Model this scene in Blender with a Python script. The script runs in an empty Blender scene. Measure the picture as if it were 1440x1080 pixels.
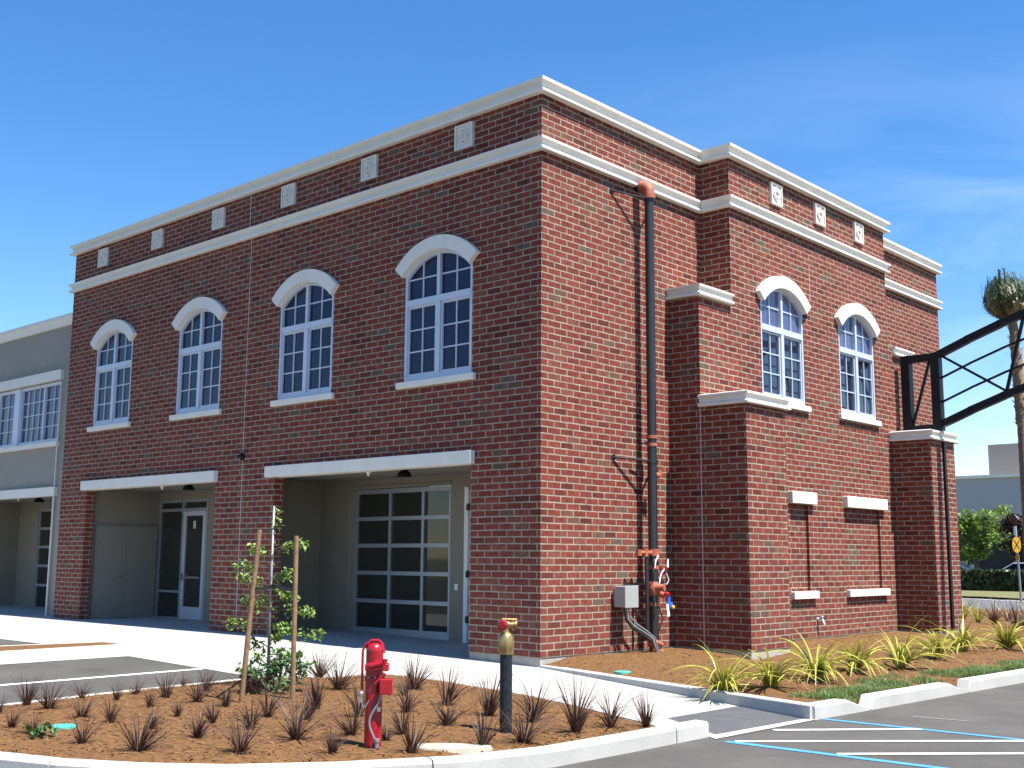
import bpy, bmesh, math, random
from mathutils import Vector, Matrix, Euler, noise
from mathutils.geometry import tessellate_polygon, delaunay_2d_cdt
R = math.radians
random.seed(7)
S = bpy.context.scene
COL = S.collection

# ------------------------------------------------------------------ camera
F_PX, CAM = 1617.54, Vector((11.262, -13.009, 1.442))
YAW, PIT, ROL = R(42.346), R(8.604), R(0.38)
fw = Vector((-math.sin(YAW)*math.cos(PIT), math.cos(YAW)*math.cos(PIT), math.sin(PIT)))
rt = fw.cross(Vector((0, 0, 1))).normalized()
up = rt.cross(fw)
rt2 = math.cos(ROL)*rt + math.sin(ROL)*up
up2 = -math.sin(ROL)*rt + math.cos(ROL)*up
cd = bpy.data.cameras.new('camera'); cam = bpy.data.objects.new('camera', cd); COL.objects.link(cam)
cd.sensor_width = 36; cd.lens = F_PX/1440*36; cd.clip_end = 3000; cd.clip_start = 0.1
M = Matrix((rt2, up2, -fw)).transposed().to_4x4(); M.translation = CAM
cam.matrix_world = M
S.camera = cam

# ------------------------------------------------------------------ sky, sun, exposure
SUN_EL, SUN_AZ = R(64), R(4)            # azimuth measured from +x towards +y
w = bpy.data.worlds.new('World'); S.world = w; w.use_nodes = True
nt = w.node_tree; nt.nodes.clear()
out = nt.nodes.new('ShaderNodeOutputWorld'); bg = nt.nodes.new('ShaderNodeBackground')
sky = nt.nodes.new('ShaderNodeTexSky'); sky.sky_type = 'NISHITA'; sky.sun_disc = False
sky.sun_elevation = SUN_EL; sky.sun_rotation = R(90) - SUN_AZ
sky.air_density = 1.0; sky.dust_density = 0.05; sky.ozone_density = 3.0; sky.altitude = 0
hs = nt.nodes.new('ShaderNodeHueSaturation'); hs.inputs['Saturation'].default_value = 1.29; hs.inputs['Hue'].default_value = 0.504; hs.inputs['Value'].default_value = 1.1
# thin high cloud towards the horizon
tc = nt.nodes.new('ShaderNodeTexCoord'); mp = nt.nodes.new('ShaderNodeMapping'); mp.inputs['Scale'].default_value = (1.6, 1.6, 6); mp.inputs['Location'].default_value = (0.7, 0.25, 0.3)
nz = nt.nodes.new('ShaderNodeTexNoise'); nz.inputs['Scale'].default_value = 2.2; nz.inputs['Detail'].default_value = 7; nz.inputs['Roughness'].default_value = 0.55
nz.inputs['Distortion'].default_value = 0.6
cr = nt.nodes.new('ShaderNodeValToRGB'); cr.color_ramp.elements[0].position = 0.42; cr.color_ramp.elements[1].position = 0.75
cr.color_ramp.elements[1].color = (0.42, 0.42, 0.42, 1)
sx = nt.nodes.new('ShaderNodeSeparateXYZ'); mr = nt.nodes.new('ShaderNodeMapRange')
mr.inputs['From Min'].default_value = 0.42; mr.inputs['From Max'].default_value = 0.2
mm = nt.nodes.new('ShaderNodeMath'); mm.operation = 'MULTIPLY'
mx = nt.nodes.new('ShaderNodeMixRGB'); mx.inputs['Color2'].default_value = (6.5, 7.6, 9.0, 1)
lk = nt.links.new
lk(sky.outputs[0], hs.inputs['Color']); lk(tc.outputs['Generated'], mp.inputs[0]); lk(mp.outputs[0], nz.inputs['Vector'])
lk(nz.outputs[0], cr.inputs[0]); lk(tc.outputs['Generated'], sx.inputs[0]); lk(sx.outputs[2], mr.inputs['Value'])
mr2 = nt.nodes.new('ShaderNodeMapRange'); mr2.inputs['From Min'].default_value = -0.66; mr2.inputs['From Max'].default_value = -0.4
mm2 = nt.nodes.new('ShaderNodeMath'); mm2.operation = 'MULTIPLY'; lk(sx.outputs[0], mr2.inputs['Value'])
lk(cr.outputs[0], mm.inputs[0]); lk(mr.outputs[0], mm.inputs[1]); lk(mm.outputs[0], mm2.inputs[0]); lk(mr2.outputs[0], mm2.inputs[1]); lk(mm2.outputs[0], mx.inputs['Fac'])
lk(hs.outputs[0], mx.inputs['Color1']); lk(mx.outputs[0], bg.inputs[0]); lk(bg.outputs[0], out.inputs[0])
bg.inputs[1].default_value = 0.08
sd = bpy.data.lights.new('sun', 'SUN'); sun = bpy.data.objects.new('sun', sd); COL.objects.link(sun)
sd.energy = 5.0; sd.angle = R(0.5); sd.color = (1.0, 0.95, 0.87)
sv = Vector((math.cos(SUN_EL)*math.cos(SUN_AZ), math.cos(SUN_EL)*math.sin(SUN_AZ), math.sin(SUN_EL)))
sun.rotation_euler = sv.to_track_quat('Z', 'Y').to_euler(); sun.location = (20, 0, 40)
S.view_settings.view_transform = 'Standard'; S.view_settings.look = 'None'
S.view_settings.exposure = 1.3; S.view_settings.gamma = 1.0
S.cycles.max_bounces = 8

# ------------------------------------------------------------------ materials
def mat(name, col, rough=0.7, metal=0.0, spec=0.5, var=0.0, vscale=3.0, bump=0.0, bscale=30.0, col2=None, vdetail=6, coat=0.0):
    m = bpy.data.materials.new(name); m.use_nodes = True
    n = m.node_tree; b = n.nodes['Principled BSDF']
    b.inputs['Base Color'].default_value = (*col, 1); b.inputs['Roughness'].default_value = rough
    b.inputs['Metallic'].default_value = metal; b.inputs['Specular IOR Level'].default_value = spec
    b.inputs['Coat Weight'].default_value = coat
    g = n.nodes.new('ShaderNodeNewGeometry')
    if var > 0 or col2:
        t = n.nodes.new('ShaderNodeTexNoise'); t.inputs['Scale'].default_value = vscale; t.inputs['Detail'].default_value = vdetail
        t.inputs['Roughness'].default_value = 0.65
        n.links.new(g.outputs['Position'], t.inputs['Vector'])
        r = n.nodes.new('ShaderNodeValToRGB'); r.color_ramp.elements[0].position = 0.3; r.color_ramp.elements[1].position = 0.7
        if col2: a, c = col, col2
        else: a = tuple(x*(1-var) for x in col); c = tuple(min(1, x*(1+var)) for x in col)
        r.color_ramp.elements[0].color = (*a, 1); r.color_ramp.elements[1].color = (*c, 1)
        n.links.new(t.outputs[0], r.inputs[0]); n.links.new(r.outputs[0], b.inputs['Base Color'])
    if bump > 0:
        t2 = n.nodes.new('ShaderNodeTexNoise'); t2.inputs['Scale'].default_value = bscale; t2.inputs['Detail'].default_value = 5
        n.links.new(g.outputs['Position'], t2.inputs['Vector'])
        bp = n.nodes.new('ShaderNodeBump'); bp.inputs['Strength'].default_value = bump; bp.inputs['Distance'].default_value = 0.02
        n.links.new(t2.outputs[0], bp.inputs['Height']); n.links.new(bp.outputs[0], b.inputs['Normal'])
    return m

def brick_mat(name):
    m = bpy.data.materials.new(name); m.use_nodes = True
    n = m.node_tree; b = n.nodes['Principled BSDF']; L = n.links.new
    uv = n.nodes.new('ShaderNodeUVMap'); uv.uv_map = 'UVMap'
    g = n.nodes.new('ShaderNodeNewGeometry')
    # slight wobble so that courses are not ruler straight
    wz = n.nodes.new('ShaderNodeTexNoise'); wz.inputs['Scale'].default_value = 1.6; wz.inputs['Detail'].default_value = 4
    L(g.outputs['Position'], wz.inputs['Vector'])
    ws = n.nodes.new('ShaderNodeVectorMath'); ws.operation = 'SUBTRACT'; ws.inputs[1].default_value = (0.5, 0.5, 0.5)
    L(wz.outputs['Color'], ws.inputs[0])
    wm = n.nodes.new('ShaderNodeVectorMath'); wm.operation = 'SCALE'; wm.inputs['Scale'].default_value = 0.016
    L(ws.outputs[0], wm.inputs[0])
    wa = n.nodes.new('ShaderNodeVectorMath'); wa.operation = 'ADD'
    L(uv.outputs[0], wa.inputs[0]); L(wm.outputs[0], wa.inputs[1])
    wz2 = n.nodes.new('ShaderNodeTexNoise'); wz2.inputs['Scale'].default_value = 22; wz2.inputs['Detail'].default_value = 3
    L(g.outputs['Position'], wz2.inputs['Vector'])
    ws2 = n.nodes.new('ShaderNodeVectorMath'); ws2.operation = 'SUBTRACT'; ws2.inputs[1].default_value = (0.5, 0.5, 0.5); L(wz2.outputs['Color'], ws2.inputs[0])
    wm2 = n.nodes.new('ShaderNodeVectorMath'); wm2.operation = 'SCALE'; wm2.inputs['Scale'].default_value = 0.017; L(ws2.outputs[0], wm2.inputs[0])
    wb = n.nodes.new('ShaderNodeVectorMath'); wb.operation = 'ADD'; L(wa.outputs[0], wb.inputs[0]); L(wm2.outputs[0], wb.inputs[1]); wa = wb
    def bt():
        t = n.nodes.new('ShaderNodeTexBrick'); t.offset = 0.5; t.squash = 1.0
        t.inputs['Scale'].default_value = 1.0; t.inputs['Mortar Size'].default_value = 0.0115; t.inputs['Mortar Smooth'].default_value = 0.25
        t.inputs['Bias'].default_value = 0.0; t.inputs['Brick Width'].default_value = 0.308; t.inputs['Row Height'].default_value = 0.1035
        t.inputs['Color1'].default_value = (0, 0, 0, 1); t.inputs['Color2'].default_value = (1, 1, 1, 1); t.inputs['Mortar'].default_value = (0.5, 0.5, 0.5, 1)
        L(wa.outputs[0], t.inputs['Vector'])
        return t
    t = bt()
    cr = n.nodes.new('ShaderNodeValToRGB'); e = cr.color_ramp
    stops = [(0.0, (0.0911, 0.0194, 0.0141)), (0.14, (0.1703, 0.0337, 0.0215)), (0.32, (0.1307, 0.0248, 0.0178)), (0.52, (0.1901, 0.0405, 0.0252)),
             (0.72, (0.1426, 0.0277, 0.0200)), (0.86, (0.1782, 0.0510, 0.0340)), (0.95, (0.1148, 0.0576, 0.0392)), (1.0, (0.0950, 0.0704, 0.0518))]
    while len(e.elements) < len(stops): e.elements.new(0.5)
    for el, (p, c) in zip(e.elements, stops): el.position = p; el.color = (*c, 1)
    lf = n.nodes.new('ShaderNodeTexNoise'); lf.inputs['Scale'].default_value = 0.55; lf.inputs['Detail'].default_value = 3; L(g.outputs['Position'], lf.inputs['Vector'])
    lfm = n.nodes.new('ShaderNodeMath'); lfm.operation = 'MULTIPLY_ADD'; lfm.inputs[1].default_value = 0.55; lfm.inputs[2].default_value = -0.29; L(lf.outputs[0], lfm.inputs[0])
    lfa = n.nodes.new('ShaderNodeMath'); lfa.operation = 'ADD'; lfa.use_clamp = True; L(t.outputs['Color'], lfa.inputs[0]); L(lfm.outputs[0], lfa.inputs[1])
    L(lfa.outputs[0], cr.inputs[0])
    # blotches inside a brick, pale vertical smears of mortar
    f1 = n.nodes.new('ShaderNodeTexNoise'); f1.inputs['Scale'].default_value = 9; f1.inputs['Detail'].default_value = 7; f1.inputs['Roughness'].default_value = 0.7
    L(g.outputs['Position'], f1.inputs['Vector'])
    r1 = n.nodes.new('ShaderNodeMapRange'); r1.inputs['From Min'].default_value = 0.3; r1.inputs['From Max'].default_value = 0.7
    r1.inputs['To Min'].default_value = 0.55; r1.inputs['To Max'].default_value = 1.35
    L(f1.outputs[0], r1.inputs['Value'])
    mu = n.nodes.new('ShaderNodeVectorMath'); mu.operation = 'SCALE'; L(cr.outputs[0], mu.inputs[0]); L(r1.outputs[0], mu.inputs['Scale'])
    f2 = n.nodes.new('ShaderNodeTexNoise'); f2.inputs['Scale'].default_value = 1.0; f2.inputs['Detail'].default_value = 8; f2.inputs['Roughness'].default_value = 0.72
    mp2 = n.nodes.new('ShaderNodeMapping'); mp2.inputs['Scale'].default_value = (14, 14, 2.2); L(g.outputs['Position'], mp2.inputs[0]); L(mp2.outputs[0], f2.inputs['Vector'])
    r2 = n.nodes.new('ShaderNodeMapRange'); r2.inputs['From Min'].default_value = 0.56; r2.inputs['From Max'].default_value = 0.8; r2.inputs['To Max'].default_value = 0.4
    L(f2.outputs[0], r2.inputs['Value'])
    # more efflorescence near the foot of the wall
    sp = n.nodes.new('ShaderNodeSeparateXYZ'); L(g.outputs['Position'], sp.inputs[0])
    r3 = n.nodes.new('ShaderNodeMapRange'); r3.inputs['From Min'].default_value = 0.0; r3.inputs['From Max'].default_value = 2.6
    r3.inputs['To Min'].default_value = 0.1; r3.inputs['To Max'].default_value = 0.0; L(sp.outputs[2], r3.inputs['Value'])
    ad = n.nodes.new('ShaderNodeMath'); ad.operation = 'ADD'; L(r2.outputs[0], ad.inputs[0]); L(r3.outputs[0], ad.inputs[1])
    m1 = n.nodes.new('ShaderNodeMixRGB'); m1.inputs['Color2'].default_value = (0.22, 0.13, 0.105, 1); L(ad.outputs[0], m1.inputs['Fac']); L(mu.outputs[0], m1.inputs['Color1'])
    # mortar
    f3 = n.nodes.new('ShaderNodeTexNoise'); f3.inputs['Scale'].default_value = 5; f3.inputs['Detail'].default_value = 6; L(g.outputs['Position'], f3.inputs['Vector'])
    c3 = n.nodes.new('ShaderNodeValToRGB'); c3.color_ramp.elements[0].position = 0.3; c3.color_ramp.elements[1].position = 0.7
    c3.color_ramp.elements[0].color = (0.2, 0.166, 0.12, 1); c3.color_ramp.elements[1].color = (0.345, 0.295, 0.225, 1); L(f3.outputs[0], c3.inputs[0])
    m2 = n.nodes.new('ShaderNodeMixRGB'); L(t.outputs['Fac'], m2.inputs['Fac']); L(m1.outputs[0], m2.inputs['Color1']); L(c3.outputs[0], m2.inputs['Color2'])
    L(m2.outputs[0], b.inputs['Base Color']); b.inputs['Roughness'].default_value = 0.85; b.inputs['Specular IOR Level'].default_value = 0.25
    iv = n.nodes.new('ShaderNodeMath'); iv.operation = 'MULTIPLY_ADD'; iv.inputs[1].default_value = -1; L(t.outputs['Fac'], iv.inputs[0])
    sc = n.nodes.new('ShaderNodeMath'); sc.operation = 'MULTIPLY'; sc.inputs[1].default_value = 0.35; L(f1.outputs[0], sc.inputs[0]); L(sc.outputs[0], iv.inputs[2])
    bp = n.nodes.new('ShaderNodeBump'); bp.inputs['Strength'].default_value = 0.8; bp.inputs['Distance'].default_value = 0.008
    L(iv.outputs[0], bp.inputs['Height']); L(bp.outputs[0], b.inputs['Normal'])
    return m

def leaf_mat(name, c1, c2, rough=0.5, trans=0.3, vscale=6.0):
    m = mat(name, c1, rough=rough, col2=c2, vscale=vscale, vdetail=3)
    n = m.node_tree; b = n.nodes['Principled BSDF']; o = n.nodes['Material Output']
    t = n.nodes.new('ShaderNodeBsdfTranslucent'); mix = n.nodes.new('ShaderNodeMixShader'); mix.inputs[0].default_value = trans
    src = b.inputs['Base Color'].links[0].from_socket
    n.links.new(src, t.inputs[0]); n.links.new(b.outputs[0], mix.inputs[1]); n.links.new(t.outputs[0], mix.inputs[2]); n.links.new(mix.outputs[0], o.inputs[0])
    return m

def striped_leaf(name, edge, mid, trans=0.25):
    m = bpy.data.materials.new(name); m.use_nodes = True
    n = m.node_tree; b = n.nodes['Principled BSDF']; o = n.nodes['Material Output']; L = n.links.new
    uv = n.nodes.new('ShaderNodeUVMap'); uv.uv_map = 'UVMap'; s = n.nodes.new('ShaderNodeSeparateXYZ'); L(uv.outputs[0], s.inputs[0])
    r = n.nodes.new('ShaderNodeValToRGB'); e = r.color_ramp; e.elements.new(0.3); e.elements.new(0.7)
    for el, p, c in zip(e.elements, (0.0, 0.22, 0.3, 1.0), (edge, edge, mid, mid)): el.position = p; el.color = (*c, 1)
    e.elements.new(0.74).color = (*mid, 1); e.elements.new(0.82).color = (*edge, 1); e.elements[-1].color = (*edge, 1)
    L(s.outputs[0], r.inputs[0]); L(r.outputs[0], b.inputs['Base Color']); b.inputs['Roughness'].default_value = 0.4
    t = n.nodes.new('ShaderNodeBsdfTranslucent'); mix = n.nodes.new('ShaderNodeMixShader'); mix.inputs[0].default_value = trans
    L(r.outputs[0], t.inputs[0]); L(b.outputs[0], mix.inputs[1]); L(t.outputs[0], mix.inputs[2]); L(mix.outputs[0], o.inputs[0])
    return m

BRICK = brick_mat('red_brick')
PRECAST = mat('white_precast', (0.66, 0.635, 0.58), 0.8, var=0.05, vscale=2.5, bump=0.12, bscale=60)
MEDAL = mat('cast_stone', (0.6, 0.575, 0.52), 0.85, var=0.08, vscale=9, bump=0.15, bscale=90)
FNDN = mat('foundation_concrete', (0.33, 0.31, 0.27), 0.9, var=0.2, vscale=4, bump=0.3, bscale=40)
WALK = mat('pale_concrete', (0.345, 0.335, 0.315), 0.88, var=0.12, vscale=1.1, bump=0.12, bscale=70)
KERB = mat('kerb_concrete', (0.4, 0.39, 0.365), 0.85, var=0.1, vscale=2.2, bump=0.15, bscale=60)
ASPH = mat('asphalt', (0.047, 0.0445, 0.04), 0.9, col2=(0.088, 0.083, 0.075), vscale=0.9, vdetail=12, bump=0.5, bscale=160)
PADM = mat('dark_ramp_surface', (0.06, 0.064, 0.068), 0.85, col2=(0.09, 0.094, 0.098), vscale=5, vdetail=10, bump=0.6, bscale=140)
ROADM = mat('road_asphalt', (0.1, 0.1, 0.105), 0.9, var=0.12, vscale=0.5)
WPAINT = mat('white_line_paint', (0.72, 0.72, 0.7), 0.7, var=0.1, vscale=14)
BPAINT = mat('blue_line_paint', (0.06, 0.27, 0.62), 0.6, var=0.18, vscale=14)
GROUND = mat('dry_ground', (0.16, 0.13, 0.08), 0.95, col2=(0.1, 0.11, 0.05), vscale=0.3)
VERGE = mat('verge_grass', (0.1, 0.11, 0.035), 0.95, col2=(0.15, 0.13, 0.055), vscale=0.8)
MULCH = mat('bark_mulch', (0.062, 0.027, 0.0065), 0.95, col2=(0.2, 0.09, 0.021), vscale=16, vdetail=10, bump=0.9, bscale=70)
CHIP = mat('bark_chip', (0.07, 0.032, 0.011), 0.9, col2=(0.22, 0.115, 0.042), vscale=3)
STUCCO = mat('taupe_stucco', (0.2, 0.182, 0.145), 0.9, var=0.06, vscale=2, bump=0.25, bscale=120)
GREYST = mat('grey_stucco', (0.26, 0.243, 0.215), 0.9, var=0.05, vscale=1.5, bump=0.25, bscale=120)
FRAMEW = mat('white_window_frame', (0.45, 0.505, 0.61), 0.4, var=0.03, vscale=4)
ALU = mat('brushed_aluminium', (0.3, 0.32, 0.36), 0.4, metal=0.4, var=0.04)
DOORP = mat('taupe_door_paint', (0.215, 0.2, 0.168), 0.55, var=0.04, vscale=3)
WDOOR = mat('white_door_paint', (0.62, 0.63, 0.64), 0.5, var=0.04)
STEEL = mat('steel_hardware', (0.5, 0.5, 0.5), 0.3, metal=0.9)
BLACK = mat('black_steel_paint', (0.007, 0.008, 0.011), 0.45, spec=0.22, var=0.2, vscale=6)
BPIPE = mat('black_iron_pipe', (0.014, 0.014, 0.016), 0.4, spec=0.6, var=0.3, vscale=8)
RED = mat('red_enamel', (0.3, 0.005, 0.013), 0.32, spec=0.5, var=0.18, vscale=7, coat=0.25)
BRASS = mat('tarnished_brass', (0.36, 0.26, 0.11), 0.42, metal=0.75, var=0.25, vscale=20)
ORANGE = mat('rust_orange_coupling', (0.24, 0.05, 0.022), 0.65, col2=(0.42, 0.14, 0.075), vscale=22)
GALV = mat('galvanised_grey', (0.24, 0.25, 0.26), 0.5, metal=0.35, var=0.08, vscale=10)
BOXG = mat('grey_box_enamel', (0.3, 0.31, 0.3), 0.55, var=0.04)
BLUEP = mat('blue_valve_paint', (0.02, 0.1, 0.5), 0.4, var=0.1)
YELP = mat('yellow_paint', (0.75, 0.4, 0.03), 0.5, var=0.08)
WTAG = mat('white_tag', (0.7, 0.7, 0.7), 0.6, var=0.05)
WOOD = mat('wooden_stake', (0.15, 0.085, 0.042), 0.85, col2=(0.27, 0.165, 0.085), vscale=18, bump=0.3, bscale=60)
BARK = mat('tree_bark', (0.12, 0.085, 0.06), 0.95, var=0.3, vscale=14, bump=0.5, bscale=50)
TEAL = mat('teal_plastic', (0.07, 0.42, 0.33), 0.5, var=0.12, vscale=12)
STONE = mat('flat_stone', (0.36, 0.315, 0.255), 0.9, var=0.12, vscale=6, bump=0.3, bscale=40)
ROOFM = mat('grey_roof_membrane', (0.4, 0.4, 0.4), 0.9, var=0.1)
SEAL = mat('pale_sealant', (0.42, 0.38, 0.34), 0.8, var=0.08)
DARK = mat('dark_interior', (0.02, 0.021, 0.022), 0.8, var=0.2)
GLASS_R = mat('sky_painted_glass', (0.07, 0.078, 0.15), 0.03, spec=1.0, var=0.3, vscale=0.7, bump=0.02, bscale=1.3)  # pale lilac base colour stands in for sky reflected in the upper panes
GLASS_D = mat('deep_reflecting_glass', (0.018, 0.022, 0.04), 0.03, spec=1.0, var=0.5, vscale=1.6, bump=0.05, bscale=2.0)
GLASS_W = mat('lilac_window_glass', (0.05, 0.05, 0.115), 0.05, spec=0.4, var=0.25, vscale=0.8, bump=0.02, bscale=1.3)
GLASS = mat('dark_window_glass', (0.011, 0.013, 0.042), 0.03, spec=0.3, var=0.3, vscale=0.7, bump=0.02, bscale=1.3)
GGLASS = mat('smoked_door_glass', (0.027, 0.029, 0.025), 0.03, spec=0.4, var=0.2, vscale=0.6, bump=0.015, bscale=1.2)
BGWALL = mat('blue_grey_panel', (0.3, 0.32, 0.35), 0.7, var=0.04, vscale=0.3)
BGTOP = mat('warm_grey_panel', (0.2, 0.188, 0.18), 0.7, var=0.04, vscale=0.3)
CARW = mat('white_car_paint', (0.6, 0.62, 0.66), 0.25, coat=0.6, var=0.02)
CARS = mat('silver_car_paint', (0.3, 0.34, 0.42), 0.25, metal=0.3, coat=0.6, var=0.02)
TYRE = mat('tyre_rubber', (0.02, 0.02, 0.02), 0.9, var=0.1)
LEAF_TREE = leaf_mat('bright_green_leaf', (0.10, 0.19, 0.03), (0.24, 0.34, 0.07), vscale=8)
LEAF_SHRUB = leaf_mat('deep_green_leaf', (0.035, 0.10, 0.025), (0.10, 0.2, 0.06), vscale=10)
LEAF_DARK = leaf_mat('red_brown_blade', (0.028, 0.014, 0.011), (0.11, 0.056, 0.036), rough=0.6, trans=0.1, vscale=5)
LEAF_YEL = striped_leaf('yellow_striped_blade', (0.13, 0.18, 0.03), (0.5, 0.44, 0.08))
LEAF_OLD = leaf_mat('olive_blade', (0.12, 0.07, 0.04), (0.3, 0.24, 0.1), trans=0.15)
GRASS = leaf_mat('lawn_blade', (0.045, 0.1, 0.018), (0.13, 0.2, 0.05), trans=0.25, vscale=3)
LEAF_BG = leaf_mat('yellow_green_foliage', (0.08, 0.15, 0.02), (0.22, 0.31, 0.06), vscale=1.2)
LEAF_BG2 = leaf_mat('purple_dark_foliage', (0.03, 0.013, 0.014), (0.07, 0.028, 0.025), trans=0.1, vscale=1.2)
LEAF_HEDGE = leaf_mat('hedge_foliage', (0.016, 0.03, 0.01), (0.05, 0.075, 0.02), trans=0.1, vscale=2)
PALMG = leaf_mat('palm_green', (0.025, 0.042, 0.012), (0.075, 0.105, 0.03), trans=0.12, vscale=3)
PALMB = leaf_mat('palm_dry', (0.13, 0.085, 0.035), (0.3, 0.22, 0.1), trans=0.1, vscale=3)
PTRUNK = mat('palm_trunk', (0.15, 0.105, 0.07), 0.95, col2=(0.27, 0.2, 0.14), vscale=9, bump=0.8, bscale=18)

# ------------------------------------------------------------------ helpers
def g(x):                                # height of the ground: level by the doors, falling gently to the car park
    if x <= -6: return 0.0
    if x >= 5: return -0.26
    return -0.26*(x+6)/11
BK = (-6.0, 5.0)

class MB:
    def __init__(s): s.v = []; s.f = []; s.uv = []; s.sm = []
    def face(s, pts, uv=None, smooth=False):
        pts = [Vector(p) for p in pts]
        i = len(s.v); s.v += pts; s.f.append(tuple(range(i, i+len(pts)))); s.sm.append(smooth)
        if uv is None:
            nrm = Vector((0, 0, 0))
            for k in range(len(pts)): nrm += pts[k].cross(pts[(k+1) % len(pts)])
            a = [abs(c) for c in nrm]
            if a[0] >= a[1] and a[0] >= a[2]: uv = [(p.y, p.z) for p in pts]
            elif a[1] >= a[2]: uv = [(p.x+0.07, p.z) for p in pts]
            else: uv = [(p.x, p.y) for p in pts]
        s.uv.append(uv)
    def grid(s, rows, smooth=True, closed=False, uvf=None):
        for a, b in zip(rows[:-1], rows[1:]):
            n = len(a)
            for k in range(n if closed else n-1):
                s.face([a[k], a[(k+1) % n], b[(k+1) % n], b[k]], smooth=smooth)
    def box(s, x0, x1, y0, y1, z0, z1, fn=None, skip=''):
        f = fn or (lambda a, b, c: (a, b, c))
        P = lambda a, b, c: f(a, b, c)
        if 'x' not in skip:
            s.face([P(x0, y0, z0), P(x0, y0, z1), P(x0, y1, z1), P(x0, y1, z0)]); s.face([P(x1, y0, z0), P(x1, y1, z0), P(x1, y1, z1), P(x1, y0, z1)])
        s.face([P(x0, y0, z0), P(x1, y0, z0), P(x1, y0, z1), P(x0, y0, z1)]); s.face([P(x0, y1, z0), P(x0, y1, z1), P(x1, y1, z1), P(x1, y1, z0)])
        s.face([P(x0, y0, z1), P(x1, y0, z1), P(x1, y1, z1), P(x0, y1, z1)]); s.face([P(x0, y0, z0), P(x0, y1, z0), P(x1, y1, z0), P(x1, y0, z0)])
    def tube(s, path, r, n=12, caps=True):
        path = [Vector(p) for p in path]; rings = []
        rs = r if isinstance(r, (list, tuple)) else [r]*len(path)
        ref = None
        for i, p in enumerate(path):
            t = (path[min(i+1, len(path)-1)] - path[max(i-1, 0)]).normalized()
            if ref is None: ref = t.orthogonal().normalized()
            ref = (ref - t*ref.dot(t)).normalized(); bi = t.cross(ref)
            rings.append([p + rs[i]*(math.cos(2*math.pi*k/n)*ref + math.sin(2*math.pi*k/n)*bi) for k in range(n)])
        s.grid(rings, True, True)
        if caps: s.face(rings[0][::-1]); s.face(rings[-1])
    def lathe(s, prof, c=(0, 0, 0), axis='z', n=20):
        c = Vector(c); rings = []
        for r, h in prof:
            ring = []
            for k in range(n):
                a = 2*math.pi*k/n; q = (r*math.cos(a), r*math.sin(a), h)
                if axis == 'x': q = (q[2], q[0], q[1])
                elif axis == 'y': q = (q[0], q[2], q[1])
                ring.append(c + Vector(q))
            rings.append(ring)
        s.grid(rings, True, True); s.face(rings[0][::-1]); s.face(rings[-1])
    def beam(s, a, b, wd, ht, upv=(0, 0, 1)):      # rectangular bar from a to b
        a, b = Vector(a), Vector(b); t = (b-a).normalized(); upv = Vector(upv)
        sd_ = t.cross(upv).normalized()*wd/2; u = sd_.cross(t).normalized()*ht/2
        A = [a-sd_-u, a+sd_-u, a+sd_+u, a-sd_+u]; B = [p+(b-a) for p in A]
        for k in range(4): s.face([A[k], A[(k+1) % 4], B[(k+1) % 4], B[k]])
        s.face(A[::-1]); s.face(B)
    def build(s, name, m, parent=None, label=None, cat=None, group=None, kind=None, weld=True, bevel=0.0):
        me = bpy.data.meshes.new(name); base = parent_loc(parent)
        me.from_pydata([tuple(v - base) for v in s.v], [], s.f)
        ul = me.uv_layers.new(name='UVMap'); k = 0
        flat = [c for fuv in s.uv for q in fuv for c in q[:2]]
        ul.data.foreach_set('uv', flat)
        me.polygons.foreach_set('use_smooth', s.sm)
        if weld:
            bm = bmesh.new(); bm.from_mesh(me); bmesh.ops.remove_doubles(bm, verts=bm.verts, dist=1e-5)
            bmesh.ops.recalc_face_normals(bm, faces=bm.faces)
            if bevel > 0:
                es = [e for e in bm.edges if len(e.link_faces) == 2 and e.calc_face_angle(0) > 0.6]
                bmesh.ops.bevel(bm, geom=es, offset=bevel, segments=1, affect='EDGES', clamp_overlap=True)
            for e in bm.edges:
                if len(e.link_faces) == 2 and e.calc_face_angle(0) > 0.7: e.smooth = False
            bm.to_mesh(me); bm.free()
        me.materials.append(m)
        o = bpy.data.objects.new(name, me); COL.objects.link(o)
        if parent: o.parent = parent
        tag(o, label, cat, group, kind)
        return o

LOC = {}
def parent_loc(p):
    v = Vector((0, 0, 0))
    while p is not None:
        v = v + Vector(p.location); p = p.parent
    return v
def tag(o, label=None, cat=None, group=None, kind=None):
    for k, v in (('label', label), ('category', cat), ('group', group), ('kind', kind)):
        if v: o[k] = v
    return o
def thing(name, label, cat, loc=(0, 0, 0), group=None):
    o = bpy.data.objects.new(name, None); COL.objects.link(o); o.location = loc; o.empty_display_size = 0.2
    return tag(o, label, cat, group)
def copy_tree(o, parent=None):
    c = o.copy(); COL.objects.link(c); c.parent = parent
    for ch in list(o.children): copy_tree(ch, c)
    return c

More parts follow.
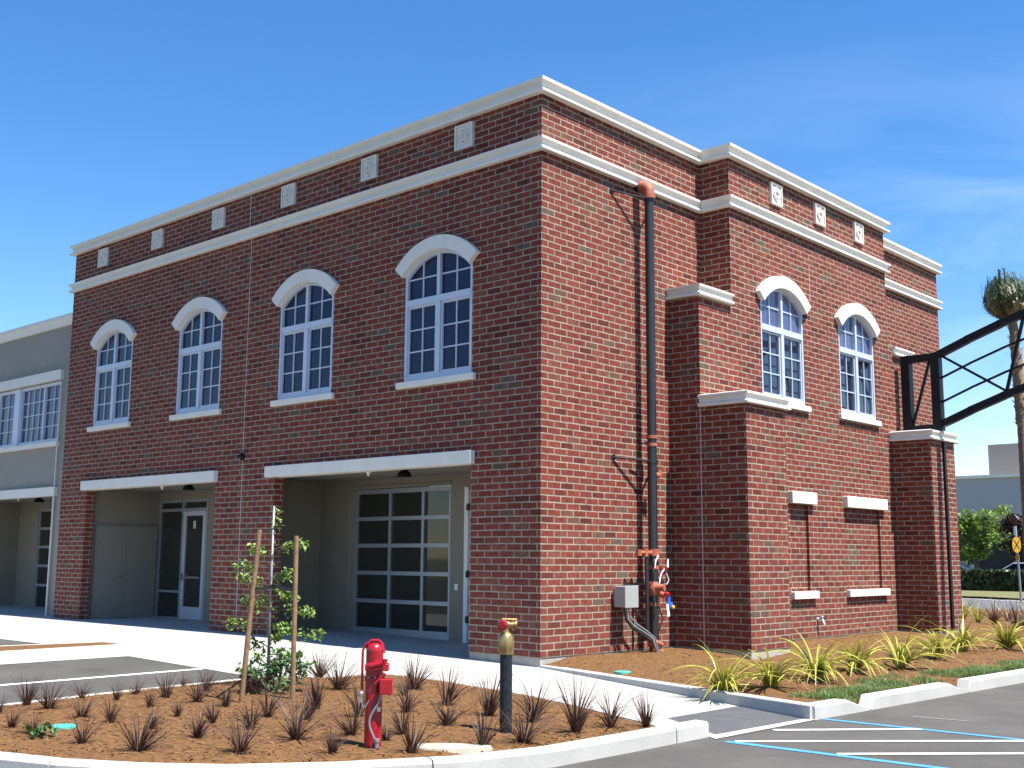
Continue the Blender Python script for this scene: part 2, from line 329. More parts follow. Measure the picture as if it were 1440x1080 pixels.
def clip(poly, axis_x, keep_less):
    o = []
    for i in range(len(poly)):
        a, b = poly[i], poly[(i+1) % len(poly)]
        ia = (a[0] <= axis_x) if keep_less else (a[0] >= axis_x); ib = (b[0] <= axis_x) if keep_less else (b[0] >= axis_x)
        if ia: o.append(a)
        if ia != ib:
            t = (axis_x-a[0])/(b[0]-a[0]); o.append((axis_x, a[1]+t*(b[1]-a[1])))
    return o
def drape(mb, poly, h):
    for lo, hi in ((None, BK[0]), (BK[0], BK[1]), (BK[1], None)):
        p = list(poly)
        if lo is not None: p = clip(p, lo, False)
        if hi is not None and p: p = clip(p, hi, True)
        if len(p) < 3: continue
        q = [Vector((a, b, 0)) for a, b in p]
        for t in tessellate_polygon([q]):
            mb.face([(p[i][0], p[i][1], g(p[i][0])+h) for i in t])
def sheet(name, poly, h, m, **kw):
    mb = MB(); drape(mb, poly, h); return mb.build(name, m, **kw)
def strip(mb, a, b, wd, h):
    a, b = Vector(a), Vector(b); n = (b-a).normalized(); n = Vector((-n.y, n.x))*wd/2
    drape(mb, [tuple(a+n), tuple(b+n), tuple(b-n), tuple(a-n)], h)

def sweep(mb, path, prof, closed=False, zf=None):
    """profile of (out, z) swept along a plan path; out is to the right of travel"""
    n = len(path); P = [Vector(p) for p in path]; cols = []
    def nr(a, b): d = (b-a).normalized(); return Vector((d.y, -d.x))
    for i in range(n):
        ns = []
        if closed or i > 0: ns.append(nr(P[i-1], P[i]))
        if closed or i < n-1: ns.append(nr(P[i], P[(i+1) % n]))
        off = ns[0] if len(ns) == 1 else (ns[0]+ns[1])/(1+ns[0].dot(ns[1]))
        col = []
        for o_, z in prof:
            q = P[i]+off*o_; col.append((q.x, q.y, z + (zf(q.x, q.y, i) if zf else 0)))
        cols.append(col)
    rng = range(n) if closed else range(n-1)
    for i in rng:
        a, b = cols[i], cols[(i+1) % n]
        for k in range(len(prof)-1): mb.face([a[k], b[k], b[k+1], a[k+1]])
    if not closed: mb.face(cols[0][::-1]); mb.face(cols[-1])

# =================================================================== GROUND
def gsheet(name, poly, h, m): return sheet(name, poly, h, m, kind='structure')
gsheet('ground', [(-900, -900), (900, -900), (900, 900), (-900, 900)], -0.03, GROUND)
gsheet('car_park', [(-45, -60), (60, -60), (60, 23.2), (-45, 23.2)], 0.0, ASPH)
gsheet('road', [(-200, 24.0), (120, 24.0), (120, 33.4), (-200, 33.4)], -0.012, ROADM)
gsheet('verge', [(-200, 33.6), (120, 33.6), (120, 46), (-200, 46)], 0.06, VERGE)
kb = MB(); sweep(kb, [(-200, 33.4), (120, 33.4)], [(0.0, -0.1), (0.0, 0.12), (-0.2, 0.12), (-0.2, -0.1)], zf=lambda x, y, i: g(x)); kb.build('road_kerb', KERB, kind='structure')
rl = MB(); strip(rl, (-200, 32.6), (120, 32.6), 0.14, -0.006); rl.build('road_edge_line', WPAINT, kind='structure')
WALKP = [(-45, 2.4), (-0.02, 2.4), (-0.02, 0.06), (3.99, -1.06), (4.0, -2.98), (3.5, -2.84), (2.68, -2.58), (1.6, -2.36), (0.0, -2.27), (-0.7, -2.42), (-0.8, -3.3), (-1.3, -3.95), (-45, -3.95)]
gsheet('sidewalk', WALKP, 0.006, WALK)
gsheet('walkway', [(-6.1, -3.95), (-4.62, -3.95), (-4.42, -14), (-5.6, -14)], 0.006, WALK)
jm = MB()
for xx in (-3.1, -6.2, -9.3, -12.4, -15.5): strip(jm, (xx, -0.03), (xx, -3.94), 0.012, 0.009)
strip(jm, (-40, -1.95), (-0.9, -1.95), 0.012, 0.0095); strip(jm, (0.9, -0.25), (0.7, -2.3), 0.012, 0.009); strip(jm, (2.6, -0.72), (2.45, -2.5), 0.012, 0.009)
jm.build('sidewalk_joints', mat('scored_joint_line', (0.3, 0.29, 0.27), 0.9, var=0.1), kind='structure')  # score lines as thin strips a little darker than the slabs
gsheet('ramp', [(4.0, -2.56), (3.995, -1.09), (4.98, -1.37), (4.92, -3.06)], 0.006, PADM)
gsheet('ramp_flare', [(4.0, -2.98), (4.0, -2.56), (4.92, -3.06), (4.9, -3.2), (4.35, -3.14)], 0.006, WALK)
gsheet('gutter_lip', [(4.92, -3.2), (4.92, -3.06), (4.98, -1.37), (5.1, -1.35), (5.06, -3.28)], 0.008, KERB)
sl = MB(); strip(sl, (-2.66, -3.96), (-2.42, -10), 0.11, 0.005); sl.build('parking_line', WPAINT, kind='structure')
bl = MB(); strip(bl, (5.13, -1.24), (11.5, -1.16), 0.085, 0.005); bl.build('blue_parking_line', BPAINT, kind='structure')
bl = MB(); strip(bl, (5.2, -3.33), (11.5, -3.2), 0.1, 0.005); bl.build('blue_parking_line', BPAINT, kind='structure')
for a, b in (((5.15, -2.36), (6.2, -1.24)), ((5.27, -3.27), (7.25, -1.27)), ((6.3, -3.25), (8.25, -1.25)), ((7.75, -3.22), (9.7, -1.24))):
    hl = MB(); strip(hl, a, b, 0.09, 0.007); hl.build('hatch_line', WPAINT, kind='structure')
fl = MB(); strip(fl, (5.72, -0.33), (6.3, -0.27), 0.05, 0.004); fl.build('faded_line', mat('faded_paint', (0.2, 0.19, 0.18), 0.9, var=0.2), kind='structure')
# far left planting strip between stalls
gsheet('mulch_strip', [(-6.15, -5.2), (-6.25, -3.15), (-6.85, -3.15), (-7.1, -4.6), (-7.5, -14), (-5.6, -14)], 0.02, MULCH)
kb = MB(); sweep(kb, [(-5.55, -14), (-6.05, -5.2), (-6.15, -3.02), (-6.95, -3.02), (-7.2, -4.6), (-7.6, -14)], [(0.0, -0.02), (0.0, 0.022), (-0.12, 0.022), (-0.12, -0.02)], zf=lambda x, y, i: g(x)); kb.build('kerb', KERB, kind='structure')

# island -----------------------------------------------------------------
ISL = [(4.93, -3.2), (4.93, -4.4), (4.91, -5.5), (4.72, -6.4), (4.32, -7.25), (3.86, -7.95), (3.37, -8.42), (2.87, -8.76), (2.28, -9.02), (1.5, -9.25), (0.6, -9.35), (-0.2, -9.2), (-0.72, -8.75), (-0.9, -8.0), (-0.97, -7.2), (-1.1, -6.4), (-1.18, -5.7), (-1.24, -5.0), (-1.3, -4.3), (-1.25, -3.9)]
BACK = [(-0.8, -3.3), (-0.7, -2.42), (0.0, -2.27), (1.6, -2.36), (2.68, -2.58), (3.5, -2.84), (4.35, -3.14)]
kb = MB()
def islz(x, y, i): return g(x) - 0.115*max(0.0, min(1.0, (0.3-x)/0.9))
nI = len(ISL)
KP = [(0.0, -0.05), (0.0, 0.12), (-0.02, 0.145), (-0.15, 0.145), (-0.17, 0.0)]
def split_path(path, ln, gap):
    runs = [[Vector(path[0])]]; acc = 0
    for a, b in zip(path[:-1], path[1:]):
        a, b = Vector(a), Vector(b); d = (b-a).length; pos = 0
        while acc + (d-pos) > ln:
            pos += ln-acc; acc = 0; t = (b-a)/d; runs[-1].append(a+t*(pos-gap/2)); runs.append([a+t*min(d*.999, pos+gap/2)])
        acc += d-pos; runs[-1].append(b)
    return runs
for run in split_path(ISL[::-1], 2.9, .014): sweep(kb, run, KP, zf=islz)
kb.build('kerb', KERB, kind='structure', weld=False)
def ins(poly, d):                       # crude inset towards the inside (poly counter-clockwise)
    n = len(poly); o = []
    for i in range(n):
        a, b, c = Vector(poly[i-1]), Vector(poly[i]), Vector(poly[(i+1) % n])
        d1, d2 = (b-a).normalized(), (c-b).normalized(); n1, n2 = Vector((-d1.y, d1.x)), Vector((-d2.y, d2.x))
        q = b + (n1+n2)/max(0.4, (1+n1.dot(n2)))*d; o.append((q.x, q.y))
    return o
def area(p): return sum(p[i][0]*p[(i+1) % len(p)][1]-p[(i+1) % len(p)][0]*p[i][1] for i in range(len(p)))
isl_poly = ISL + BACK
if area(isl_poly) < 0: isl_poly = isl_poly[::-1]
def seg_d(p, poly):
    m_ = 1e9
    for i in range(len(poly)):
        a, b = Vector(poly[i]), Vector(poly[(i+1) % len(poly)]); ab = b-a; t = max(0, min(1, (p-a).dot(ab)/ab.length_squared)); m_ = min(m_, (p-a-ab*t).length)
    return m_
def inside(x, y, poly):
    r_ = False
    for i in range(len(poly)):
        a, b = poly[i], poly[(i+1) % len(poly)]
        if (a[1] > y) != (b[1] > y) and x < (b[0]-a[0])*(y-a[1])/(b[1]-a[1])+a[0]: r_ = not r_
    return r_
isl_in = ins(isl_poly, 0.13)
def isl_h(x, y):
    d = seg_d(Vector((x, y)), isl_in)
    frontness = max(0.0, min(1.0, 0.5))
    v = noise.noise(Vector((x*1.3, y*1.3, 0.3)))*0.018 + noise.noise(Vector((x*7, y*7, 1.3)))*0.012
    return g(x) + 0.03 + 0.06*min(1, d/0.5) + v*min(1, d/0.15)
BED = [(0.0, 0.1), (0.9, -0.13), (4.95, -1.2), (5.0, -0.4), (5.22, 4.2), (5.3, 9), (5.4, 22), (-3.0, 22), (-3.0, 15.5), (-0.05, 15.4), (-0.05, 0.1)]
def bed_h(x, y):
    dw = max(0.0, x - (0.62 if 4.5 < y < 10.9 else 0.0 if y < 15.4 else -3))
    base = -0.02 - 0.085*min(1, dw/3.0) - 0.03*max(0, min(1, (dw-3)/1.5))
    if x > 1.3 and y < 5: base -= 0.07*max(0, 1-abs(y-3.6)/2.2)*max(0, 1-abs(x-1.7)/1.2)
    if y < 1.4: base = min(base, g(x)+0.02 + max(0, y+0.1+0.27*x)*0.12)
    if y > 14: base = base*(1-(y-14)/8) + 0.12*(y-14)/8*(0.3)
    for yn in (-.13, 2.49):
        k_ = max(0, 1-abs(y-yn)/.35)*max(0, min(1, (x-4.7)/.25)); base = base*(1-k_) - .275*k_
    return base + noise.noise(Vector((x*1.2, y*1.2, 5.3)))*0.02 + noise.noise(Vector((x*7, y*7, 2.3)))*0.01
def mulch_mesh(name, poly, hf, step, chips, area_box, kind='structure'):
    pts = [Vector((p[0], p[1])) for p in poly]; nb = len(pts)
    x0, x1, y0, y1 = min(p[0] for p in poly), max(p[0] for p in poly), min(p[1] for p in poly), max(p[1] for p in poly)
    rnd = random.Random(3)
    # densify the border
    dense = []
    for i in range(nb):
        a, b = pts[i], pts[(i+1) % nb]; k = max(1, int((b-a).length/0.25))
        for j in range(k): dense.append(a.lerp(b, j/k))
    nb = len(dense); allp = list(dense); y = y0
    while y < y1:
        x = x0
        while x < x1:
            qx, qy = x+rnd.uniform(-.3, .3)*step, y+rnd.uniform(-.3, .3)*step
            if inside(qx, qy, poly): allp.append(Vector((qx, qy)))
            x += step
        y += step
    vs, es, fs, *_ = delaunay_2d_cdt(allp, [], [list(range(nb))], 1, 1e-4)
    mb = MB()
    zs = [hf(v.x, v.y) for v in vs]
    for f in fs: mb.face([(vs[i].x, vs[i].y, zs[i]) for i in f], smooth=True)
    mb.build(name, MULCH, kind=kind)
    cm = MB(); bx0, bx1, by0, by1 = area_box; c = 0
    while c < chips:
        x, y = rnd.uniform(bx0, bx1), rnd.uniform(by0, by1)
        if not inside(x, y, poly): continue
        c += 1; L_, W_ = rnd.uniform(.02, .06), rnd.uniform(.006, .016); a = rnd.uniform(0, math.pi)
        d = Vector((math.cos(a), math.sin(a), rnd.uniform(-.35, .35)))*L_/2; n_ = Vector((-math.sin(a), math.cos(a), rnd.uniform(-.4, .4)))*W_/2
        p = Vector((x, y, hf(x, y)+0.008)); cm.face([p-d-n_, p+d-n_, p+d+n_, p-d+n_])
    tag(cm.build('bark_chips', CHIP, weld=False), None, None, None, 'stuff')
mulch_mesh('mulch_bed', isl_in, isl_h, 0.11, 7000, (-1.0, 5.0, -9.2, -2.3))
mulch_mesh('mulch_bed', BED, bed_h, 0.17, 4500, (0, 5.2, -1.2, 9))

# kerbs round the right-hand bed ------------------------------------------
kb = MB()
sweep(kb, [(0.0, 0.0), (5.05, -1.40)], [(0.0, -0.35), (0.0, 0.03), (-0.01, 0.04), (-0.15, 0.04), (-0.16, -0.35)], zf=lambda x, y, i: g(x) + (0.115 if i == 1 else -0.0))
kb.build('kerb', KERB, kind='structure')
ks = MB()
def kerb_run(pts):                       # (y, top height) along the car park edge
    rows = []
    for y, h in pts:
        x = 5.09 + 0.045*(y+1.35); z0 = -0.26
        rows.append([(x, y, z0-0.05), (x, y, z0+h*0.85), (x-0.025, y, z0+h), (x-0.17, y, z0+h), (x-0.17, y, z0-0.05)])
    for a, b in zip(rows[:-1], rows[1:]):
        for k in range(4): ks.face([a[k], b[k], b[k+1], a[k+1]])
    ks.face(rows[0][::-1]); ks.face(rows[-1])
kerb_run([(-1.36, 0.155), (-0.64, 0.155), (-0.14, 0.012)])
kerb_run([(-0.12, 0.012), (-0.02, 0.155), (1.95, 0.155), (2.48, 0.012)])
kerb_run([(2.5, 0.012), (2.58, 0.155), (8, 0.155), (23, 0.155)])
ks.build('kerb', KERB, kind='structure')

# =================================================================== BRICK BUILDING
XM, X2, YB, YM0, YM1, YE, W = 0.624, 1.5, 3.396, 4.459, 10.90, 15.35, 15.01
YB2, Y3A, Y3B = 4.67, 10.84, 12.10
ZC, ZT = 8.668, 8.90
BB = thing('brick_building', 'two-storey red brick building with white cornices and arched windows', 'building')
def mapL(u, v, d): return (u, d, v)
def mapR(x): return lambda u, v, d: (x-d, u, v)
ARC_H, HALF = 0.36, 0.81
AR = (HALF**2+ARC_H**2)/(2*ARC_H)
ANG = math.asin(HALF/AR)
def arch_outline(uc, zb, zs, half=HALF, n=14, rad=AR, inset=0.0):
    cz = zs + ARC_H - rad; r = rad-inset; hw = half-inset
    a0 = math.asin(hw/r)
    pts = [(uc-hw, zb+inset), (uc+hw, zb+inset)]
    for k in range(n+1):
        a = a0 - 2*a0*k/n; pts.append((uc+r*math.sin(a), cz+r*math.cos(a)))
    return pts
def wall_panel(mb, outer, holes, mp, depth=0.14):
    loops = [[Vector((u, v, 0)) for u, v in l] for l in [outer]+holes]
    flat = [p for l in loops for p in l]
    for t in tessellate_polygon(loops): mb.face([mp(flat[i].x, flat[i].y, 0) for i in t])
    for h in holes:
        for i in range(len(h)):
            a, b = h[i], h[(i+1) % len(h)]
            mb.face([mp(*a, 0), mp(*b, 0), mp(*b, depth), mp(*a, depth)])
ZSILL, ZSPR = 4.37, 6.19
LWIN = [-2.285, -5.83, -9.385, -12.90]
RWIN = [6.28, 9.38]
A0, A1, B0, B1, ZH = -6.63, -1.46, -13.79, -8.58, 2.92
wl = MB()
outer = [(-W, -0.3), (B0, -0.3), (B0, ZH), (B1, ZH), (B1, -0.3), (A0, -0.3), (A0, ZH), (A1, ZH), (A1, -0.3), (0, -0.3), (0, ZC+0.01), (-W, ZC+0.01)]
outer = [(u, max(v, 0.0) if v < 0 else v) for u, v in outer]
wall_panel(wl, outer, [arch_outline(c, ZSILL, ZSPR) for c in LWIN], mapL)
for a, s_ in ((A0, 1), (A1, -1), (B0, 1), (B1, -1)):          # brick jambs of the recessed entries
    wl.face([(a, 0, 0), (a, 0.22, 0), (a, 0.22, ZH), (a, 0, ZH)])
wl.face([(-W, 0, 0), (-W, 12, 0), (-W, 12, ZC), (-W, 0, ZC)])
# corner wall
wl.face([(0, 0, 0), (0, YM0, 0), (0, YM0, ZC+.01), (0, 0, ZC+.01)])
wl.face([(0, YM1, 0), (0, YE, 0), (0, YE, ZC+.01), (0, YM1, ZC+.01)])
wl.face([(0, YE, 0), (-W, YE, 0), (-W, YE, ZC), (0, YE, ZC)])
# projecting bay
mR = mapR(XM)
LN1, LN2 = (6.35, 7.05), (8.55, 10.14)
rec = [[(a, 0.87), (b, 0.87), (b, 2.47), (a, 2.47)] for a, b in (LN1, LN2)]
wall_panel(wl, [(YM0, 0), (YM1, 0), (YM1, ZC+.01), (YM0, ZC+.01)], [arch_outline(c, ZSILL, ZSPR) for c in RWIN]+rec, mR, 0.14)
for a, b in (LN1, LN2): wl.face([(XM-.055, a, .87), (XM-.055, b, .87), (XM-.055, b, 2.47), (XM-.055, a, 2.47)])
wl.face([(0, YM0, 0), (XM, YM0, 0), (XM, YM0, ZC+.01), (0, YM0, ZC+.01)]); wl.face([(0, YM1, 0), (XM, YM1, 0), (XM, YM1, ZC+.01), (0, YM1, ZC+.01)])
wl.build('wall', BRICK, BB, weld=False)
for ya, yb, yc, yd in ((YB, YM0, YB, YB2), (YM1, Y3B-.05, Y3A, Y3B)):        # stepped buttresses either side of the bay
    bt = MB()
    ZA, ZB_ = 5.95, 4.01
    y0, y1 = (ya, yb) if ya == YB else (ya, yb)
    bt.face([(0, y0, ZB_), (XM, y0, ZB_), (XM, y0, ZA), (0, y0, ZA)]); bt.face([(0, y1, 0), (XM, y1, 0), (XM, y1, ZA), (0, y1, ZA)])
    bt.face([(XM+.0015, y0, 3.9), (XM+.0015, y1, 3.9), (XM+.0015, y1, 6.125), (XM+.0015, y0, 6.125)])
    bt.face([(0, yc, 0), (X2, yc, 0), (X2, yc, ZB_), (0, yc, ZB_)]); bt.face([(XM, yd, 0), (X2, yd, 0), (X2, yd, ZB_), (XM, yd, ZB_)])
    bt.face([(X2, yc, 0), (X2, yd, 0), (X2, yd, ZB_), (X2, yc, ZB_)])
    b_ = bt.build('buttress', BRICK, BB, weld=False)
    def cap(path, zb, zt, lo, hi, top):
        cm = MB(); h = zt-zb
        sweep(cm, path, [(-0.02, zb), (0.075, zb), (0.085, zb+.012), (0.085, zb+.042), (0.062, zb+.06), (0.04, zb+.075), (0.042, zb+h*.62), (0.06, zt-.04), (0.085, zt-.035), (0.085, zt), (0.0, zt+.02)])
        cm.face([(p[0], p[1], zt+.02) for p in top]); cm.build('coping', PRECAST, b_, weld=False)
    if ya == YB:
        cap([(0, y0), (XM, y0), (XM, y1-.03)], 5.92, 6.11, 0, 0, [(0, y0), (XM, y0), (XM, y1), (0, y1)])
    else:
        cap([(XM, y0+.2), (XM, y1), (0, y1)], 5.92, 6.11, 0, 0, [(0, y0), (XM, y0), (XM, y1), (0, y1)])
    cap([(XM, yc), (X2, yc), (X2, yd), (XM, yd)], 3.985, 4.18, 0, 0, [(XM, yc), (X2, yc), (X2, yd), (XM, yd)])
PATH = [(-W, 12), (-W, 0), (0, 0), (0, YM0), (XM, YM0), (XM, YM1), (0, YM1), (0, YE), (-W, YE)]
cm = MB(); z0 = ZC
sweep(cm, PATH, [(-0.02, z0), (0.105, z0), (0.115, z0+.01), (0.115, z0+.045), (0.085, z0+.062), (0.055, z0+.085), (0.052, z0+.11), (0.07, z0+.15), (0.1, z0+.178), (0.125, z0+.182), (0.125, z0+.232), (-0.05, z0+.255), (-0.4, z0+.255), (-0.4, z0-.4)])
cm.build('cornice', PRECAST, BB, weld=False)
cm = MB(); z0 = 7.737
sweep(cm, PATH, [(-0.02, z0), (0.085, z0), (0.095, z0+.01), (0.095, z0+.042), (0.07, z0+.058), (0.045, z0+.08), (0.045, z0+.105), (0.06, z0+.14), (0.085, z0+.162), (0.105, z0+.166), (0.105, z0+.205), (-0.02, z0+.222)])
cm.build('string_course', PRECAST, BB, weld=False)
rf = MB(); rf.face([(-W+.01, .01, 8.3), (-.01, .01, 8.3), (-.01, YE-.01, 8.3), (-W+.01, YE-.01, 8.3)]); rf.face([(-.01, YM0, 8.3), (XM-.01, YM0, 8.3), (XM-.01, YM1, 8.3), (-.01, YM1, 8.3)])
rf.build('roof', ROOFM, BB, weld=False)
# concrete footing under the brick
pl = MB()
fp = [(-W, 0), (0, 0), (0, YB), (X2, YB), (X2, YB2), (XM, YB2), (XM, Y3A), (X2, Y3A), (X2, Y3B), (0, Y3B), (0, YE), (-W, YE)]
def fband(a, b):
    q_ = MB(); sweep(q_, [a, b], [(-0.012, -0.5), (-0.012, 0.0), (-0.3, 0.0)]); q_.build('footing', FNDN, BB, weld=False)
fband((B1, 0), (A0, 0)); fband((-W, 0), (B0, 0))
sweep(pl, [(A1, 0)]+fp[1:], [(-0.012, -0.5), (-0.012, 0.0), (-0.3, 0.0)])
pl.build('footing', FNDN, BB, weld=False)
# joints
jt = MB(); jt.box(-7.685, -7.667, -0.004, 0.01, 0.1, 7.73); jt.box(-7.765, -7.747, -0.004, 0.01, 7.97, 8.66); jt.build('control_joint', SEAL, BB)
jt = MB(); jt.box(XM-.012, XM+.006, YB-.004, YB+.01, 0.0, 3.98); jt.build('control_joint', SEAL, BB)
jt = MB(); jt.box(XM-.01, XM+.003, 7.40, 7.412, 6.5, 7.2); jt.build('control_joint', SEAL, BB)
sj = MB(); sj.box(X2-.01, X2+.05, 11.43, 11.53, 0.0, 3.97); sj.build('downpipe', BLACK, BB)  # black bar made broad enough to include the pipe's shadow on the brick

def ring(mb, mp, uc, cz, r0, r1, a0, a1, d0, d1, n=16):
    P = [[mp(uc+r*math.sin(a0+(a1-a0)*k/n), cz+r*math.cos(a0+(a1-a0)*k/n), d) for k in range(n+1)] for r, d in ((r1, d0), (r1, d1), (r0, d1), (r0, d0))]
    for i in range(4):
        a, b = P[i], P[(i+1) % 4]
        for k in range(n): mb.face([a[k], a[k+1], b[k+1], b[k]])
    mb.face([P[i][0] for i in range(4)]); mb.face([P[i][n] for i in range(4)][::-1])
def arched_window(uc, mp, glass):
    fr = MB(); zb = ZSILL; cz = ZSPR+ARC_H-AR; e = 0.004
    bx = lambda u0, u1, v0, v1, d0, d1: fr.box(u0, u1, v0, v1, d0, d1, fn=mp)
    hw = HALF-e; F = 0.055; D0, D1 = 0.012, 0.12
    bx(uc-hw, uc-hw+F, zb+e, ZSPR+.01, D0, D1); bx(uc+hw-F, uc+hw, zb+e, ZSPR+.01, D0, D1)
    bx(uc-hw+F, uc+hw-F, zb+e, zb+.085, D0+.002, D1)
    ring(fr, mp, uc, cz, AR-F-.01, AR-e, -ANG*.985, ANG*.985, D0+.001, D1)
    zt = 5.72; T = 0.055
    bx(uc-hw+F, uc+hw-F, zt-T, zt+T, D0-.008, D1)
    bx(uc-.05, uc+.05, zb+.085, zt-T, D0-.004, D1); bx(uc-.035, uc+.035, zt+T, cz+AR-.03, D0-.002, D1)
    for s_ in (-1, 1):                   # sashes and glazing bars
        ua, ub = sorted((uc+s_*.055, uc+s_*(hw-F)))
        for q in ((ua, ua+.035, zb+.085, zt-T), (ub-.035, ub, zb+.085, zt-T)): bx(*q, .035, .1)
        bx(ua+.035, ub-.035, zb+.085, zb+.13, .035, .1); bx(ua+.035, ub-.035, zt-T-.04, zt-T, .035, .1)
        um = (ua+ub)/2; m_ = .011
        bx(um-m_, um+m_, zb+.135, zt-T-.04, .047, .082)
        h0, h1 = zb+.135, zt-T-.04
        for k in (1, 2): zz = h0+(h1-h0)*k/3; bx(ua+.035, ub-.035, zz-m_, zz+m_, .048, .081)
        bx(um-m_, um+m_, zt+T, cz+math.sqrt((AR-F)**2-(um-uc)**2), .047, .082)
        bx(ua-.0, ub+.0, 6.135-m_, 6.135+m_, .048, .081)
    wn = fr.build('window', FRAMEW, BB)
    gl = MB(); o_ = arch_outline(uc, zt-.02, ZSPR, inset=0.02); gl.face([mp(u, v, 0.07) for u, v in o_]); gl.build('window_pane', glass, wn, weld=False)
    for ua, ub in ((uc-hw+.02, uc-.01), (uc+.01, uc+hw-.02)):
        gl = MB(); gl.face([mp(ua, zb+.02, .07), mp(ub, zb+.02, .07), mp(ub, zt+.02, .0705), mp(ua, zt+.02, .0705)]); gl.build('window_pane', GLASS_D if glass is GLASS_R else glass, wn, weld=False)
    sm_ = MB(); sm_.box(uc-.93, uc+.91, zb-.11, zb-.002, -.07, .12, fn=mp); sm_.build('sill', PRECAST, wn, bevel=.008)
    hd = MB(); ring(hd, mp, uc, cz, AR-.012, AR+.222, -ANG, ANG, -.095, .03, 24); hd.build('hood_mould', PRECAST, wn)
for c in LWIN: arched_window(c, mapL, GLASS)
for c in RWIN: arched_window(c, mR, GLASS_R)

def medallion(uc, mp, z0=8.16, z1=8.585):
    mb = MB(); hw = .207; zc = (z0+z1)/2
    mb.box(uc-hw, uc+hw, z0, z1, -.035, .02, fn=mp)
    for a in ((uc-hw, uc+hw, z0, z0+.035), (uc-hw, uc+hw, z1-.035, z1), (uc-hw, uc-hw+.035, z0+.035, z1-.035), (uc+hw-.035, uc+hw, z0+.035, z1-.035)): mb.box(*a, -.055, -.034, fn=mp)
    n = 4
    for k in range(n):                   # raised diamond
        a, b = [(math.pi/2*(k+j)) for j in (0, 1)]
        q = [(uc+r*math.cos(t), zc+r*.95*math.sin(t)) for r, t in ((.165, a), (.165, b), (.13, b), (.13, a))]
        mb.face([mp(u, v, -.055) for u, v in q])
        for i in range(4): u0, u1 = q[i], q[(i+1) % 4]; mb.face([mp(*u0, -.055), mp(*u1, -.055), mp(*u1, -.034), mp(*u0, -.034)])
    ring(mb, mp, uc, zc, .05, .085, 0, 2*math.pi, -.06, -.034, 16)
    mb.build('medallion', MEDAL, BB)
for c in (-13.62, -11.23, -8.85, -6.47, -4.08, -1.68): medallion(c, mapL)
for c in (6.12, 7.87, 9.61): medallion(c, mR)
for u0, u1 in ((-6.82, -1.38), (-13.91, -8.50)):
    lm = MB(); lm.box(u0, u1, ZH-.005, 3.125, -.1, .2, fn=mapL); lm.build('lintel', PRECAST, BB, bevel=.008)
for u0, u1 in ((6.30, 7.25), (8.52, 10.35)):
    lm = MB(); lm.box(u0, u1, 2.485, 2.71, -.1, .1, fn=mR); lm.build('lintel', PRECAST, BB, bevel=.008)
    lm = MB(); lm.box(u0, u1-.01, .725, .865, -.085, .1, fn=mR); lm.build('sill', PRECAST, BB, bevel=.008)

# recessed entries ---------------------------------------------------------
DEP = 1.95
def quad_box(mb, xa, xb, ya, yb, zc, holes):      # stucco room open to the front
    mb.face([(xa, ya, -.02), (xa, yb, -.02), (xa, yb, zc), (xa, ya, zc)]); mb.face([(xb, ya, -.02), (xb, yb, -.02), (xb, yb, zc), (xb, ya, zc)])
    mb.face([(xa, ya, zc), (xb, ya, zc), (xb, yb, zc), (xa, yb, zc)])
    wall_panel(mb, [(xa, -.02), (xb, -.02), (xb, zc), (xa, zc)], holes, lambda u, v, d: (u, yb+d, v), .1)
    mb.face([(xa, ya, -.02), (min(xa+.9, xb), ya, -.02), (min(xa+.9, xb), ya, zc), (xa, ya, zc)])
ra = MB(); gx0, gx1 = -6.56, -3.88
def entry(xa, xb, holes, front):
    ra = MB(); zc = 2.965
    ra.face([(xa, .225, -.15), (xa, DEP, -.15), (xa, DEP, zc), (xa, .225, zc)]); ra.face([(xb, .225, -.15), (xb, DEP, -.15), (xb, DEP, zc), (xb, .225, zc)])
    ra.face([(xa, .16, zc), (xb, .16, zc), (xb, DEP, zc), (xa, DEP, zc)])
    wall_panel(ra, [(xa, -.15), (xb, -.15), (xb, zc), (xa, zc)], holes, lambda u, v, d: (u, DEP+d, v), .1)
    for a, b in front: ra.face([(a, .225, -.15), (b, .225, -.15), (b, .225, zc), (a, .225, zc)])
    return ra.build('entry_wall', STUCCO, BB, weld=False)
entry(-7.66, -0.6, [[(gx0, -.1), (gx1, -.1), (gx1, 2.77), (gx0, 2.77)], [(-3.5, -.1), (-2.45, -.1), (-2.45, 2.72), (-3.5, 2.72)]], [(-7.66, A0), (A1, -.6)])
entry(-13.9, -7.7, [[(-14+.12, -.1), (-11.78, -.1), (-11.78, 2.76), (-13.88, 2.76)]], [(-13.9, B0), (B1, -7.7)])
gd = MB(); fr_y0, fr_y1 = DEP+.01, DEP+.06
xs = [gx0, -5.555, -4.63, gx1]; gz = [-.06, .605, 1.14, 1.665, 2.185, 2.76]
for i, x in enumerate(xs):
    wd = .05 if i in (0, 3) else .035
    gd.box(max(gx0, x-wd), min(gx1, x+wd), fr_y0, fr_y1, -.06, 2.76)
for i, z in enumerate(gz):
    lo, hi = (z, z+.16) if i == 0 else (z-.09, z) if i == 5 else (z-.037, z+.037)
    for a, b in zip(xs[:-1], xs[1:]): gd.box(a+.035, b-.035, fr_y0-.004, fr_y1, lo, hi)
gdo = gd.build('garage_door', ALU, BB)
for a, b in zip(xs[:-1], xs[1:]):
    for z0, z1 in zip(gz[:-1], gz[1:]):
        p = MB(); p.face([(a+.02, DEP+.045, z0+.02), (b-.02, DEP+.045, z0+.02), (b-.02, DEP+.045, z1-.02), (a+.02, DEP+.045, z1-.02)]); p.build('glass_panel', GGLASS, gdo, weld=False)
